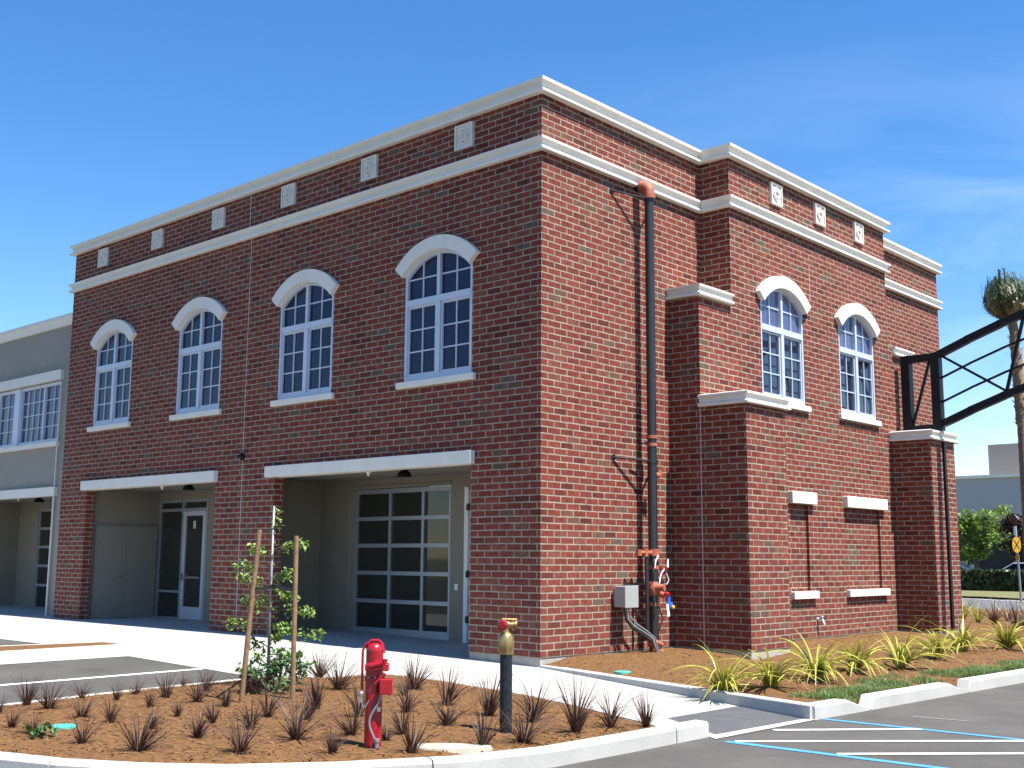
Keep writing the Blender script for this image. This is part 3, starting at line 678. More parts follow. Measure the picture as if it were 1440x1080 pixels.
tr = MB(); tr.box(gx0-.28, gx1+.03, DEP-.02, DEP-.002, 2.785, 2.83); tr.box(gx0-.28, gx0-.24, DEP-.02, DEP-.002, -.1, 2.785); tr.build('door_trim', STUCCO, BB)
sw = MB(); sw.box(-3.73, -3.65, DEP-.02, DEP, .86, .97); sw.build('switch_plate', WTAG, BB)
wd = MB(); wd.box(-3.495, -3.40, DEP-.03, DEP+.06, -.1, 2.715); wd.box(-3.40, -2.455, DEP+.02, DEP+.06, -.1, 2.66); wdo = wd.build('side_door', WDOOR, BB)
for z in (.35, 1.15, 2.35):
    hg = MB(); hg.box(-3.43, -3.36, DEP-.045, DEP-.028, z-.06, z+.06); hg.build('hinge', DARK, wdo)
# glazed shop front of the far entry
sf = MB(); x0, x1 = -13.88, -11.78
for a, b, c, d in ((x0, x0+.06, -.06, 2.76), (-12.86, -12.78, -.06, 2.76), (x1-.07, x1, -.06, 2.76)): sf.box(a, b, DEP-.01, DEP+.07, c, d)
for a, b in ((x0+.06, -12.86), (-12.78, x1-.07)):
    sf.box(a, b, DEP-.008, DEP+.07, 2.69, 2.76); sf.box(a, b, DEP-.008, DEP+.07, 2.48, 2.55)
sf.box(x0+.06, -12.86, DEP-.008, DEP+.07, .59, .64); sf.box(x0+.06, -12.86, DEP-.008, DEP+.07, -.06, .03)
sfo = sf.build('shop_front', ALU, BB)
for a, b, c, d in ((x0+.03, -12.83, 0, .62), (x0+.03, -12.83, .62, 2.5), (x0+.03, -12.83, 2.5, 2.73), (-12.82, x1-.03, 2.5, 2.73)):
    p = MB(); p.face([(a, DEP+.04, c), (b, DEP+.04, c), (b, DEP+.04, d), (a, DEP+.04, d)]); p.build('glass_panel', GGLASS, sfo, weld=False)
dr = MB(); a, b = -12.775, x1-.075
dr.box(a, a+.11, DEP-.015, DEP+.04, -.03, 2.475); dr.box(b-.11, b, DEP-.015, DEP+.04, -.03, 2.475); dr.box(a+.11, b-.11, DEP-.013, DEP+.04, 2.37, 2.475); dr.box(a+.11, b-.11, DEP-.013, DEP+.04, -.03, .28)
dro = dr.build('glass_door', mat('pale_door_frame', (0.45, 0.48, 0.53), 0.4, metal=0.2, var=0.03), BB)
p = MB(); p.face([(a+.09, DEP+.015, .25), (b-.09, DEP+.015, .25), (b-.09, DEP+.015, 2.4), (a+.09, DEP+.015, 2.4)]); p.build('glass_panel', GGLASS, dro, weld=False)
h = MB(); h.box(a+.1, b-.12, DEP-.07, DEP-.045, .93, .97); h.box(a+.03, a+.08, DEP-.075, DEP-.012, .88, 1.05); h.build('push_bar', STEEL, dro)
h = MB()                                  # white address figure on the glass
h.box(-12.385, -12.36, DEP+.004, DEP+.0142, 2.07, 2.25); h.box(-12.36, -12.325, DEP+.004, DEP+.0142, 2.225, 2.25); h.box(-12.36, -12.325, DEP+.004, DEP+.0142, 2.14, 2.165); h.box(-12.325, -12.3, DEP+.004, DEP+.0142, 2.07, 2.25); h.build('door_number', WTAG, dro)
# double service door on the side wall
dd = MB(); X = -13.888
for y0, y1 in ((.36, 1.105), (1.111, 1.86)): dd.box(X, X+.03, y0, y1, .012, 2.1)
dd.box(X, X+.045, .32, .355, -.02, 2.14); dd.box(X, X+.045, 1.865, 1.9, -.02, 2.14); dd.box(X, X+.045, .355, 1.865, 2.105, 2.14)
ddo = dd.build('double_door', DOORP, BB)
for s_ in (-1, 1):
    h = MB(); h.lathe([(.03, 0), (.03, .012), (.012, .014), (.012, .05), (.0, .05)], (X+.03, 1.108+s_*.08, .93), 'x', 10); h.box(X+.065, X+.085, min(1.108+s_*.07, 1.108+s_*.2), max(1.108+s_*.07, 1.108+s_*.2), .92, .945); h.build('lever_handle', STEEL, ddo)
for y in (.335, 1.88):
    for z in (.3, 1.05, 1.87):
        h = MB(); h.box(X+.044, X+.056, y-.012, y+.012, z-.06, z+.06); h.build('hinge', STEEL, ddo)
for x in (-3.62, -10.42):                 # dome lamps and white sensors under the lintels
    lp = MB(); lp.lathe([(.13, 0), (.125, .03), (.1, .08), (.05, .12), (.02, .13)], (x+.0, .55, 2.83), 'z', 18); lp.build('dome_lamp', BLACK, BB)
    s_ = MB(); s_.lathe([(.012, -.11), (.03, -.06), (.055, -.03), (.06, 0)], (x-.72, .35, 2.965), 'z', 12); s_.build('sensor', WTAG, BB)
cmx = MB(); cmx.lathe([(.07, 0), (.07, .03), (.05, .07), (.02, .1)], (-7.675, .0, 3.36), 'y', 14)
for v in cmx.v: v.y = -v.y
cmx.tube([(-7.675, -.03, 3.38), (-7.82, -.1, 3.38)], .012, 6); cmx.build('camera_dome', BLACK, BB)

# =================================================================== GREY STUCCO WING
GB = thing('stucco_building', 'grey stucco wing with white bands behind the left end of the brick building', 'building', (-20, .35, 0))
YG = .35
def gm(u, v, d): return (u, YG+d, v)
mb = MB(); gw = [(-26.2, 4.22), (-16.05, 4.22), (-16.05, 5.75), (-26.2, 5.75)]
outer = [(-42, 0), (-23.3, 0), (-23.3, 2.86), (-16.0, 2.86), (-16.0, 0), (-15.02, 0), (-15.02, 7.12), (-42, 7.12)]
wall_panel(mb, outer, [gw], gm, .15)
mb.face([(-16.0, YG, 0), (-16.0, 2.4, 0), (-16.0, 2.4, 2.86), (-16.0, YG, 2.86)]); mb.face([(-42, YG, 6.9), (-15.1, YG, 6.9), (-15.1, 9, 6.9), (-42, 9, 6.9)])
mb.build('wall', GREYST, GB, weld=False)
mb = MB(); mb.face([(-23.3, YG+.01, 2.95), (-16, YG+.01, 2.95), (-16, 2.4, 2.95), (-23.3, 2.4, 2.95)]); mb.face([(-22.3, YG+.1, -.1), (-22.3, 2.4, -.1), (-22.3, 2.4, 2.95), (-22.3, YG+.1, 2.95)])
wall_panel(mb, [(-23.3, -.1), (-16, -.1), (-16, 2.95), (-23.3, 2.95)], [[(-21.1, -.05), (-17.6, -.05), (-17.6, 2.72), (-21.1, 2.72)]], lambda u, v, d: (u, 2.4+d, v), .1); mb.build('entry_wall', STUCCO, GB, weld=False)
cm = MB(); sweep(cm, [(-42, YG), (-15.03, YG)], [(-.02, 7.1), (.06, 7.1), (.08, 7.2), (.12, 7.28), (.12, 7.37), (-.3, 7.39), (-.3, 7.0)]); cm.build('cornice', PRECAST, GB, weld=False)
for a in ((-26.4, -15.95, 5.76, 6.0), (-26.4, -15.95, 4.1, 4.215), (-23.5, -15.9, 2.87, 3.09)):
    lm = MB(); lm.box(a[0], a[1], a[2], a[3], -.09, .12, fn=gm); lm.build('band', PRECAST, GB)
wn = MB(); bx = lambda *q: wn.box(*q, fn=gm)
bays = [(-18.33, -16.06), (-20.9, -18.63), (-23.47, -21.2), (-26.1, -23.8)]
for i, (a, b) in enumerate(bays):
    bx(a, a+.06, 4.23, 5.74, .04, .13); bx(b-.06, b, 4.23, 5.74, .04, .13); bx(a+.06, b-.06, 4.23, 4.31, .042, .13); bx(a+.06, b-.06, 5.66, 5.74, .042, .13)
    if i: bx(b, bays[i-1][0], 4.23, 5.74, .01, .13)
    sp_ = [a+.06, a+.06+(b-a-.12)*.58, b-.06]
    bx(sp_[1]-.035, sp_[1]+.035, 4.31, 5.66, .045, .13)
    for c, d, n in ((sp_[0], sp_[1]-.035, 4), (sp_[1]+.035, sp_[2], 2)):
        for k in range(1, n): u = c+(d-c)*k/n; bx(u-.01, u+.01, 4.31, 5.66, .08, .12)
        for k in range(1, 4): z = 4.31+1.35*k/4; bx(c, d, z-.01, z+.01, .081, .119)
wno = wn.build('window', FRAMEW, GB)
gl = MB(); gl.face([gm(-26.15, 4.23, .11), gm(-16.06, 4.23, .11), gm(-16.06, 5.74, .11), gm(-26.15, 5.74, .11)]); gl.build('window_pane', GLASS_W, wno, weld=False)
gd = MB(); xs2 = [-21.05, -20.2, -19.35, -18.5, -17.65]; zs2 = [-.05, .6, 1.14, 1.665, 2.185, 2.7]
for x in xs2: gd.box(x-.035, x+.035, 2.41, 2.46, -.05, 2.7)
for z in zs2:
    for a, b in zip(xs2[:-1], xs2[1:]): gd.box(a+.035, b-.035, 2.406, 2.46, max(-.05, z-.037), z+.037)
gdo = gd.build('garage_door', ALU, GB); gl = MB(); gl.face([(-21.05, 2.44, -.05), (-17.65, 2.44, -.05), (-17.65, 2.44, 2.7), (-21.05, 2.44, 2.7)]); gl.build('glass_panel', GGLASS, gdo, weld=False)
dp = MB(); dp.tube([(-15.96, YG-.06, 0.0), (-15.96, YG-.06, 2.85)], .026, 10); dp.tube([(-15.96, YG-.06, 3.1), (-15.96, YG-.06, 5.7)], .018, 10); dp.build('downpipe', PRECAST, GB)
for x in (-18.1,):
    lp = MB(); lp.lathe([(.13, 0), (.125, .03), (.1, .08), (.05, .12), (.02, .13)], (x, .95, 2.8), 'z', 18); lp.build('dome_lamp', BLACK, GB)
    s_ = MB(); s_.lathe([(.012, -.11), (.03, -.06), (.055, -.03), (.06, 0)], (x-.75, .75, 2.95), 'z', 12); s_.build('sensor', WTAG, GB)

# =================================================================== STANDPIPE AND BOX ON THE CORNER WALL
PX, PY, PR = .25, 2.505, .078
SP = thing('fire_riser', 'tall black fire riser pipe with orange couplings braced to the sunlit brick wall', 'pipe', (PX, PY, -.05))
m_ = MB(); m_.tube([(PX, PY, -.08), (PX, PY, 7.6)], PR, 18); m_.build('riser_pipe', BPIPE, SP)
el = MB(); el.tube([(PX, PY, 7.52), (PX, PY, 7.62), (PX-.02, PY-.005, 7.69), (PX-.08, PY-.02, 7.735), (PX-.16, PY-.03, 7.74)], .096, 16); el.tube([(PX, PY, 7.5), (PX, PY, 7.57)], .108, 16); el.build('elbow', ORANGE, SP)
m_ = MB(); m_.tube([(PX-.15, PY-.03, 7.74), (-.02, PY-.03, 7.74)], PR, 16); m_.build('branch_pipe', BPIPE, SP)
for zc in (7.49, 3.03):
    m_ = MB(); m_.tube([(0.0, PY-.72, zc+.03), (.03, PY-.72, zc+.03), (PX, PY-.05, zc)], .017, 8); m_.tube([(0.0, PY+.36, zc), (.03, PY+.36, zc), (PX, PY+.05, zc)], .017, 8)
    m_.lathe([(.05, 0), (.05, .02)], (0.0, PY-.72, zc+.03), 'x', 10); m_.lathe([(.05, 0), (.05, .02)], (0.0, PY+.36, zc), 'x', 10)
    m_.tube([(PX, PY, zc-.03), (PX, PY, zc+.03)], PR+.014, 16); m_.build('wall_brace', BPIPE, SP)
for zc in (3.43, 3.3):
    m_ = MB(); m_.tube([(PX, PY, zc-.025), (PX, PY, zc+.025)], PR+.012, 16); m_.box(PX-.03, PX+.03, PY+PR+.01, PY+PR+.045, zc-.025, zc+.025); m_.build('coupling', ORANGE, SP)
m_ = MB(); m_.tube([(PX, PY-.07, 3.32), (PX-.03, PY-.28, 3.33)], .016, 8); m_.build('bleed_pipe', BPIPE, SP)
m_ = MB(); m_.tube([(PX, PY+.02, 2.8), (PX+.02, PY+.17, 2.81)], .05, 12); m_.tube([(PX+.02, PY+.16, 2.76), (PX+.02, PY+.16, 2.9)], .045, 10); m_.build('outlet_cap', ORANGE, SP)
# valve assembly low down
m_ = MB(); m_.tube([(PX+.02, PY-.42, 1.54), (PX+.02, PY+.12, 1.54)], .035, 12); m_.tube([(PX, PY, 1.49), (PX, PY, 1.6)], PR+.022, 16); m_.tube([(PX+.02, PY-.42, 1.49), (PX+.02, PY-.42, 1.59)], .05, 12); m_.tube([(PX+.02, PY-.24, 1.48), (PX+.02, PY-.24, 1.6)], .048, 12)
m_.build('tee_fitting', ORANGE, SP)
m_ = MB(); m_.tube([(PX+.02, PY-.21, .16), (PX+.02, PY-.21, 1.52)], .035, 12); m_.build('bypass_pipe', BPIPE, SP)
for zc, r_ in ((1.31, .012), (.72, .014), (.08, .018)):
    m_ = MB(); m_.tube([(PX, PY, zc-.03), (PX, PY, zc+.03)], PR+r_, 16); m_.box(PX-.02, PX+.03, PY+PR+.005, PY+PR+.06, zc-.02, zc+.02); m_.build('coupling', ORANGE, SP)
m_ = MB(); m_.lathe([(.083, 0), (.1, .04), (.108, .12), (.095, .18), (.083, .22)], (PX, PY, .86), 'z', 16); m_.tube([(PX+.05, PY-.02, .98), (PX+.2, PY+.02, .99)], .06, 12); m_.tube([(PX+.02, PY+.08, .9), (PX+.02, PY+.24, .86)], .05, 12); m_.build('check_valve', ORANGE, SP)
m_ = MB(); m_.lathe([(.012, 0), (.012, .06), (.052, .065), (.055, .095), (.02, .1)], (PX+.08, PY+.2, 1.2), 'z', 14); m_.tube([(PX+.03, PY+.05, 1.2), (PX+.08, PY+.2, 1.22)], .022, 8); m_.build('valve_handle', RED, SP)
m_ = MB(); m_.lathe([(.05, 0), (.055, .03), (.03, .05)], (PX+.1, PY+.23, .86), 'z', 12); m_.build('valve_handle', RED, SP)
m_ = MB(); m_.lathe([(.055, 0), (.062, .02), (.062, .06), (.03, .075)], (PX+.06, PY+.32, .69), 'x', 14); m_.tube([(PX+.06, PY+.32, .74), (PX+.06, PY+.33, .83)], .035, 10); m_.build('backflow_valve', BLUEP, SP)
m_ = MB(); m_.lathe([(.03, 0), (.034, .02), (.018, .03)], (PX+.14, PY+.33, .67), 'x', 10); m_.build('valve_cap', YELP, SP)
m_ = MB()
m_.face([(PX+.14, PY+.19, .52), (PX+.14, PY+.25, .53), (PX+.12, PY+.24, .72), (PX+.12, PY+.18, .72)]); m_.tube([(PX+.1, PY+.0, 1.5), (PX+.13, PY-.12, 1.4), (PX+.12, PY-.13, 1.3)], .011, 8)
m_.face([(PX+.1, PY+.23, 1.32), (PX+.1, PY+.29, 1.3), (PX+.11, PY+.28, 1.44), (PX+.11, PY+.24, 1.45)]); m_.tube([(PX+.1, PY+.16, 1.28), (PX+.12, PY+.04, 1.2), (PX+.12, PY-.02, 1.02)], .011, 8); m_.tube([(PX+.1, PY+.22, 1.22), (PX+.12, PY+.26, 1.1), (PX+.1, PY+.22, 1.03)], .008, 6)
m_.build('white_tags', WTAG, SP)
m_ = MB(); m_.tube([(PX+.03, PY-.2, .2), (PX+.09, PY-.05, .12), (PX+.1, PY+.06, .08)], .04, 12); m_.tube([(PX+.05, PY-.1, .02), (PX+.08, PY+.1, -.03)], .038, 12); m_.build('foot_fitting', ORANGE, SP)
for k, (dy, z0_, z1_, rr_) in enumerate(((-.13, 1.1, 1.34, .012), (.11, .95, 1.4, .01), (-.11, .5, .86, .014), (.12, .3, .7, .012))):
    m_ = MB(); m_.tube([(PX+.05, PY+dy*.6, z0_), (PX+.09, PY+dy, (z0_+z1_)/2), (PX+.05, PY+dy*.5, z1_)], rr_, 8); m_.build('gauge_line', BPIPE, SP)
m_ = MB(); m_.box(PX+.06, PX+.12, PY+.02, PY+.1, 1.02, 1.12); m_.lathe([(.02, 0), (.03, .01), (.03, .03)], (PX+.12, PY+.06, 1.07), 'x', 10); m_.build('flow_switch', BPIPE, SP)
m_ = MB(); m_.lathe([(.036, 0), (.036, .022), (.02, .026)], (PX+.1, PY-.1, 1.42), 'x', 12); m_.tube([(PX+.02, PY-.05, 1.38), (PX+.1, PY-.1, 1.42)], .01, 6); m_.build('pressure_gauge', STEEL, SP)
JB = thing('junction_box', 'grey metal junction box fixed to the wall left of the fire riser', 'electrical box', (.2, 1.86, .7))
m_ = MB(); m_.box(.06, .28, 1.70, 2.03, .69, 1.015); m_.box(.278, .29, 1.69, 2.04, .68, 1.025); m_.build('box_body', BOXG, JB, bevel=.006)
m_ = MB(); m_.box(0.0, .062, 1.75, 1.98, .74, .96); m_.build('mounting_bracket', GALV, JB)
m_ = MB(); m_.tube([(.18, 1.84, .7), (.2, 1.85, .52), (.24, 1.96, .4), (.3, 2.15, .3), (.36, 2.3, .2), (.38, 2.38, .02), (.38, 2.4, -.1)], .018, 10); m_.tube([(.2, 1.88, .7), (.22, 1.9, .54), (.27, 2.02, .42), (.33, 2.2, .31), (.38, 2.34, .2), (.4, 2.4, .02), (.4, 2.42, -.1)], .014, 8); m_.build('flexible_conduit', GALV, JB)
m_ = MB(); m_.tube([(.2, 1.78, .7), (.22, 1.8, .5), (.26, 1.9, .38), (.32, 2.08, .27), (.38, 2.24, .16)], .022, 10); m_.tube([(.2, 1.98, .7), (.23, 2.05, .6), (.25, 2.2, .5)], .02, 8); m_.build('black_conduit', BPIPE, JB)
HB = thing('wall_tap', 'small pale hose tap low on the bay wall between the two blind windows', 'tap', (XM, 7.3, .3))
m_ = MB(); m_.tube([(XM, 7.27, .34), (XM+.09, 7.29, .34), (XM+.12, 7.31, .24)], .028, 8); m_.lathe([(.035, 0), (.035, .02)], (XM+.09, 7.28, .38), 'z', 10); m_.tube([(XM+.09, 7.28, .34), (XM+.09, 7.28, .39)], .012, 6)
m_.build('tap_body', mat('pale_blue_metal', (0.5, 0.58, 0.66), 0.4, var=0.05), HB)

# =================================================================== STEEL ARCH TRUSS
TY = 11.30
TR = thing('entrance_arch', 'black steel arched truss standing on the right-hand brick buttress', 'arch', (1.1, TY, 4.2))
def arcz(x, z0): t = (x-1.5); return z0 + .432*t - .034*t*t
XE = 11.2
def chord(z0, wd, ht, name):
    m_ = MB(); pts = [(1.51+(XE-1.51)*k/14) for k in range(15)]
    for a, b in zip(pts[:-1], pts[1:]): m_.beam((a-.008, TY, arcz(a, z0)), (b+.008, TY, arcz(b, z0)), wd, ht, (0, 1, 0)) if False else m_.beam((a-.008, TY, arcz(a, z0)), (b+.008, TY, arcz(b, z0)), wd, ht)
    m_.build(name, BLACK, TR)
chord(5.81, .15, .15, 'top_chord'); chord(4.295, .15, .15, 'bottom_chord')
m_ = MB(); m_.box(.76, .95, TY-.1, TY+.1, 4.205, 5.89); m_.build('post', BLACK, TR)
m_ = MB(); m_.box(1.42, 1.61, TY-.1, TY+.1, 4.2, 5.89); m_.build('post', BLACK, TR)
m_ = MB(); m_.box(.95, 1.42, TY-.085, TY+.085, 5.73, 5.885); m_.build('end_rail', BLACK, TR)
m_ = MB(); m_.box(.95, 1.42, TY-.085, TY+.085, 4.208, 4.34); m_.build('end_rail', BLACK, TR)
m_ = MB(); m_.beam((.95, TY, 4.36), (1.38, TY, 5.76), .05, .05); m_.build('end_brace', BLACK, TR)
for f in (.345, .69):
    m_ = MB(); pts = [(1.55+(XE-1.55)*k/14) for k in range(15)]
    for a, b in zip(pts[:-1], pts[1:]): m_.beam((a-.004, TY, arcz(a, 5.81-1.51*f)), (b+.004, TY, arcz(b, 5.81-1.51*f)), .042, .042)
    m_.build('inner_rail', BLACK, TR)
for k in range(5):
    a = 1.62+k*1.95; b = a+1.35; c = b+.42
    m_ = MB(); m_.beam((a, TY+.01, arcz(a, 5.78)), (b, TY+.01, arcz(b, 4.36)), .05, .05); m_.beam((b, TY-.01, arcz(b, 4.36)), (c, TY-.01, arcz(c, 5.74)), .06, .06); m_.build('web_brace', BLACK, TR)
EP = thing('brick_pier', 'brick pier carrying the far end of the steel arch', 'pier', (11.4, TY, 0))
m_ = MB(); m_.box(11.0, 12.2, 10.7, 11.95, -.3, 3.99); m_.build('pier_shaft', BRICK, EP, weld=False)
m_ = MB(); m_.box(10.92, 12.28, 10.62, 12.03, 3.99, 4.18); m_.build('pier_cap', PRECAST, EP)
m_ = MB(); m_.box(11.18, 11.37, TY-.1, TY+.1, 4.185, 5.9); m_.build('post', BLACK, TR)

# =================================================================== PLANTS
def blade(mb, base, dirv, L_, wd, bend, nseg=5, uvw=True, droop=1.0, twist=0.0):
    d = Vector(dirv).normalized(); hor = Vector((d.x, d.y, 0)); hor = hor.normalized() if hor.length > 1e-3 else Vector((1, 0, 0))
    p = Vector(base); side = Vector((-hor.y, hor.x, 0)); side = (side + Vector((0, 0, twist))).normalized(); rows = []
    for k in range(nseg+1):
        t = k/nseg; ww = wd*(1-t**1.8)*(0.75+0.25*min(1, t*4))+0.0006
        rows.append((p-side*ww/2, p+side*ww/2))
        p = p + d*L_/nseg
        d = (d + (hor*0.6 + Vector((0, 0, -1.0*droop)))*bend/nseg).normalized()
    for (a, b), (c, e) in zip(rows[:-1], rows[1:]):
        mb.face([a, b, e, c], uv=[(0, 0), (1, 0), (1, 1), (0, 1)], smooth=True)
def tuft_mesh(seed, n, L_, spread, wd, bend):
    rnd = random.Random(seed); mb = MB()
    for k in range(n):
        a = rnd.uniform(0, 2*math.pi); t = rnd.uniform(.08, 1)**.8*spread
        b = Vector((math.cos(a), math.sin(a), 0))*rnd.uniform(0, .035)
        blade(mb, b, (math.sin(t)*math.cos(a), math.sin(t)*math.sin(a), math.cos(t)), L_*rnd.choice((rnd.uniform(.3, .65), rnd.uniform(.6, 1.0), rnd.uniform(.75, 1.12))), wd*rnd.uniform(.5, 1.3), bend*rnd.uniform(.1, 1.7), 5, twist=rnd.uniform(-1, 1))
    return mb
protos = []
for s_ in range(7):
    o = tuft_mesh(40+s_, 70+6*(s_ % 4), .42, (.55, .75, .62, .85)[s_ % 4], .0115, (.35, .6, .8)[s_ % 3]).build('grass_tuft', LEAF_DARK, weld=False)
    protos.append(o)
IS = '''37 991 -0.39 -7.46 190;68 999 0.08 -7.46 180;114 982 -0.48 -6.82 110;113 1010 0.72 -7.45 150;163 987 -0.06 -6.66 120;191 977 -0.42 -6.23 105;157 1020 1.26 -7.44 150;16 1024 0.88 -8.19 130;47 1033 1.31 -8.19 150;116 1047 1.98 -8.09 160;193 1057 2.55 -7.91 245;213 1029 1.79 -7.34 125;211 997 0.58 -6.65 125;233 982 0.04 -6.14 150;249 1008 1.19 -6.71 110;277 989 0.53 -6.08 190;276 1040 2.38 -7.26 190;300 1017 1.72 -6.66 160;289 973 -0.14 -5.54 150;258 960 -0.99 -5.29 90;317 996 0.99 -6.04 150;2 1004 0.04 -7.92 90;335 1061 3.17 -7.37 180;353 1027 2.28 -6.63 130;349 978 0.37 -5.32 130;376 1008 1.72 -6.05 130;416 1043 3.0 -6.67 205;432 1013 2.14 -5.89 110;446 999 1.7 -5.42 180;476 971 0.63 -4.28 175;467 1061 3.65 -6.8 150;495 1036 3.11 -6.14 170;504 1010 2.33 -5.41 170;543 1043 3.49 -6.08 95;578 1061 4.06 -6.31 170;566 1033 3.3 -5.71 130;571 1003 2.38 -4.82 110;569 980 1.48 -4.02 95;581 971 1.15 -3.58 175;627 994 2.32 -4.2 190;629 1022 3.25 -5.1 125;687 1006 3.02 -4.28 210;678 1052 4.24 -5.65 190;736 1045 4.3 -5.19 190;749 1017 3.62 -4.29 210;450 950 -0.62 -3.56 110;809 1031 4.28 -4.44 250;859 1023 4.28 -3.9 190;909 1019 4.39 -3.48 165'''
LBL = {193: 'largest dark grass tuft, wide and spiky near the front kerb of the island', 47: 'dark grass tuft with small green weeds round its foot beside the teal lid',
       2: 'dark grass tuft half cut off by the left edge of the photo', 467: 'thin upright dark grass tuft left of the red post at the front kerb', 495: 'dark grass tuft just left of the foot of the red post',
       543: 'dark grass tuft half hidden behind the foot of the red post', 578: 'dark grass tuft overlapping the left end of the flat pale stone', 678: 'dark grass tuft at the right end of the flat pale stone',
       736: 'dark grass tuft just right of the foot of the black standpipe', 749: 'tall dark grass tuft behind and right of the black standpipe', 687: 'tall dark grass tuft behind and left of the black standpipe',
       909: 'sparse dark grass tuft at the pointed right end of the island, last in the row', 859: 'second dark grass tuft from the right end of the island, spreading wide', 809: 'tall dark grass tuft third from the right end of the island',
       504: 'dark grass tuft behind the red post, halfway up its left side', 116: 'dark grass tuft just right of the teal lid on the island', 335: 'spreading dark grass tuft near the front kerb below the left stake',
       317: 'dark grass tuft at the foot of the left wooden stake', 376: 'dark grass tuft in front of the leafy green shrub between the stakes', 416: 'bushy dark grass tuft in front of the right wooden stake', 450: 'small dark grass tuft at the sidewalk edge behind the right stake',
       476: 'dark grass tuft by the sidewalk edge between the right stake and the red post', 16: 'upright dark grass tuft near the left edge of the photo', 446: 'tall dark grass tuft right of the right wooden stake',
       581: 'dark grass tuft at the sidewalk edge right behind the red post', 627: 'dark grass tuft nearest the sidewalk midway between red post and black standpipe', 629: 'small dark grass tuft behind the flat pale stone'}
rnd = random.Random(11); used = set()
for i, row in enumerate(IS.split(';')):
    px, py, x, y, hp = [float(q) for q in row.split()]
    x = min(x, 4.62)
    z = isl_h(x, y); dist = (Vector((x, y, z))-CAM).length
    hgt = hp/4.5 if px < 330 else hp/2.842 if px < 800 and hp < 140 else hp/3.4
    s_ = max(.55, min(1.5, hgt/(F_PX/dist)/.34))
    k = i % 7
    o = protos[k] if k not in used else protos[k].copy()
    if k in used: COL.objects.link(o)
    used.add(k)
    o.location = (x, y, z-.01); o.rotation_euler = (rnd.uniform(-.22, .22), rnd.uniform(-.22, .22), rnd.uniform(0, 6.28)); o.scale = (s_*rnd.uniform(.8, 1.1), s_*rnd.uniform(.8, 1.1), s_*.93)
    lb = LBL.get(int(px))
    if not lb: lb = 'dark red-brown grass tuft in the mulch along the stall side of the island' if x < .8 else 'dark red-brown grass tuft in the middle of the mulch island'
    tag(o, lb, 'ornamental grass', 'dark grass tufts planted in the mulch island')

# yellow flax
yp = []
for s_ in range(4):
    r_ = random.Random(80+s_); mb = MB()
    for k in range(54):
        a = r_.uniform(0, 2*math.pi) if k % 3 else r_.gauss(5.6, .7); t = r_.uniform(.08, .75)
        blade(mb, Vector((math.cos(a), math.sin(a), 0))*r_.uniform(0, .06), (math.sin(t)*math.cos(a), math.sin(t)*math.sin(a), math.cos(t)), r_.uniform(.55, 1.1), r_.uniform(.032, .058), r_.uniform(.8, 2.6), 9, twist=r_.uniform(-.5, .5))
    yp.append(mb.build('flax_plant', LEAF_YEL, weld=False))
YS = [(3.55, -.72, 0.95), (3.81, -.04, 1.0), (3.72, 1.3, 1.1), (3.61, 2.71, 1.05), (3.78, 3.74, 1.1), (3.6, 5.62, 1.0), (3.35, 7.3, 1.05), (3.67, 8.52, 1.15), (4.1, 9.6, 1.0)]
ORD = ['leftmost', 'second from the left', 'third from the left', 'fourth from the left', 'fifth from the left', 'sixth from the left, in front of the far buttress', 'seventh from the left, by the outer edge of the far buttress', 'eighth from the left, right of the far buttress', 'rightmost, at the edge of the photo']
ys_used = set()
for i, (x, y, s_) in enumerate(YS):
    k = i % 4; o = yp[k] if k not in ys_used else yp[k].copy()
    if k in ys_used: COL.objects.link(o)
    ys_used.add(k)
    o.location = (x, y, bed_h(x, y)-.01); o.rotation_euler = (0, 0, rnd.uniform(-.9, .9)); o.scale = (s_*.95, s_*.95, s_*.9)
    tag(o, 'yellow-striped flax plant, '+ORD[i], 'flax plant', 'yellow flax plants along the right bed')
# far row of olive and brown tufts at the end of the bed
op = [tuft_mesh(120+s_, 50, .8, .7, .025, .7).build('grass_tuft', m2, weld=False) for s_, m2 in enumerate((LEAF_YEL, LEAF_DARK, LEAF_OLD))]
FR = [(-.4, 17.0, 0), (.25, 16.3, 0), (.6, 17.4, 2), (1.0, 15.3, 1), (1.4, 16.2, 1), (1.75, 14.6, 1), (2.1, 15.4, 1), (1.2, 17.9, 0), (2.4, 13.8, 1), (-.9, 18.4, 2)]
fu = set()
for i, (x, y, k) in enumerate(FR):
    o = op[k] if k not in fu else op[k].copy()
    if k in fu: COL.objects.link(o)
    fu.add(k); o.location = (x, y, bed_h(x, y)-.02); o.rotation_euler = (0, 0, i*1.3); o.scale = (1, 1, .95)
    tag(o, ('pale yellow-green', 'dark brown', 'olive')[k]+' grass clump in the far row before the road', 'ornamental grass', 'grass clumps in the far row')

# lawn strip
gm_ = MB(); r_ = random.Random(5); c = 0
while c < 19000:
    y = r_.uniform(-1.3, 11); t = r_.random(); xr = 5.09+.045*(y+1.35)-.19; wd_ = .95 if y > .5 else .45+.5*max(0, (y+1.3)/1.8)
    x = xr - wd_*t
    if noise.noise(Vector((x*1.6, y*1.6, 9))) < -.32+.6*t*t or r_.random() < t*.4: continue
    c += 1; z = bed_h(x, y)-.01; a = r_.uniform(0, 6.28)
    blade(gm_, (x, y, z), (math.cos(a)*.5, math.sin(a)*.5, 1), r_.uniform(.05, .17)*(1.1-.5*t)*(.8+.5*noise.noise(Vector((x*3, y*3, 4)))), .0065, r_.uniform(.3, 1.5), 2, twist=r_.uniform(-.5, .5))
gm_.build('lawn_grass', GRASS, weld=False, kind='stuff')

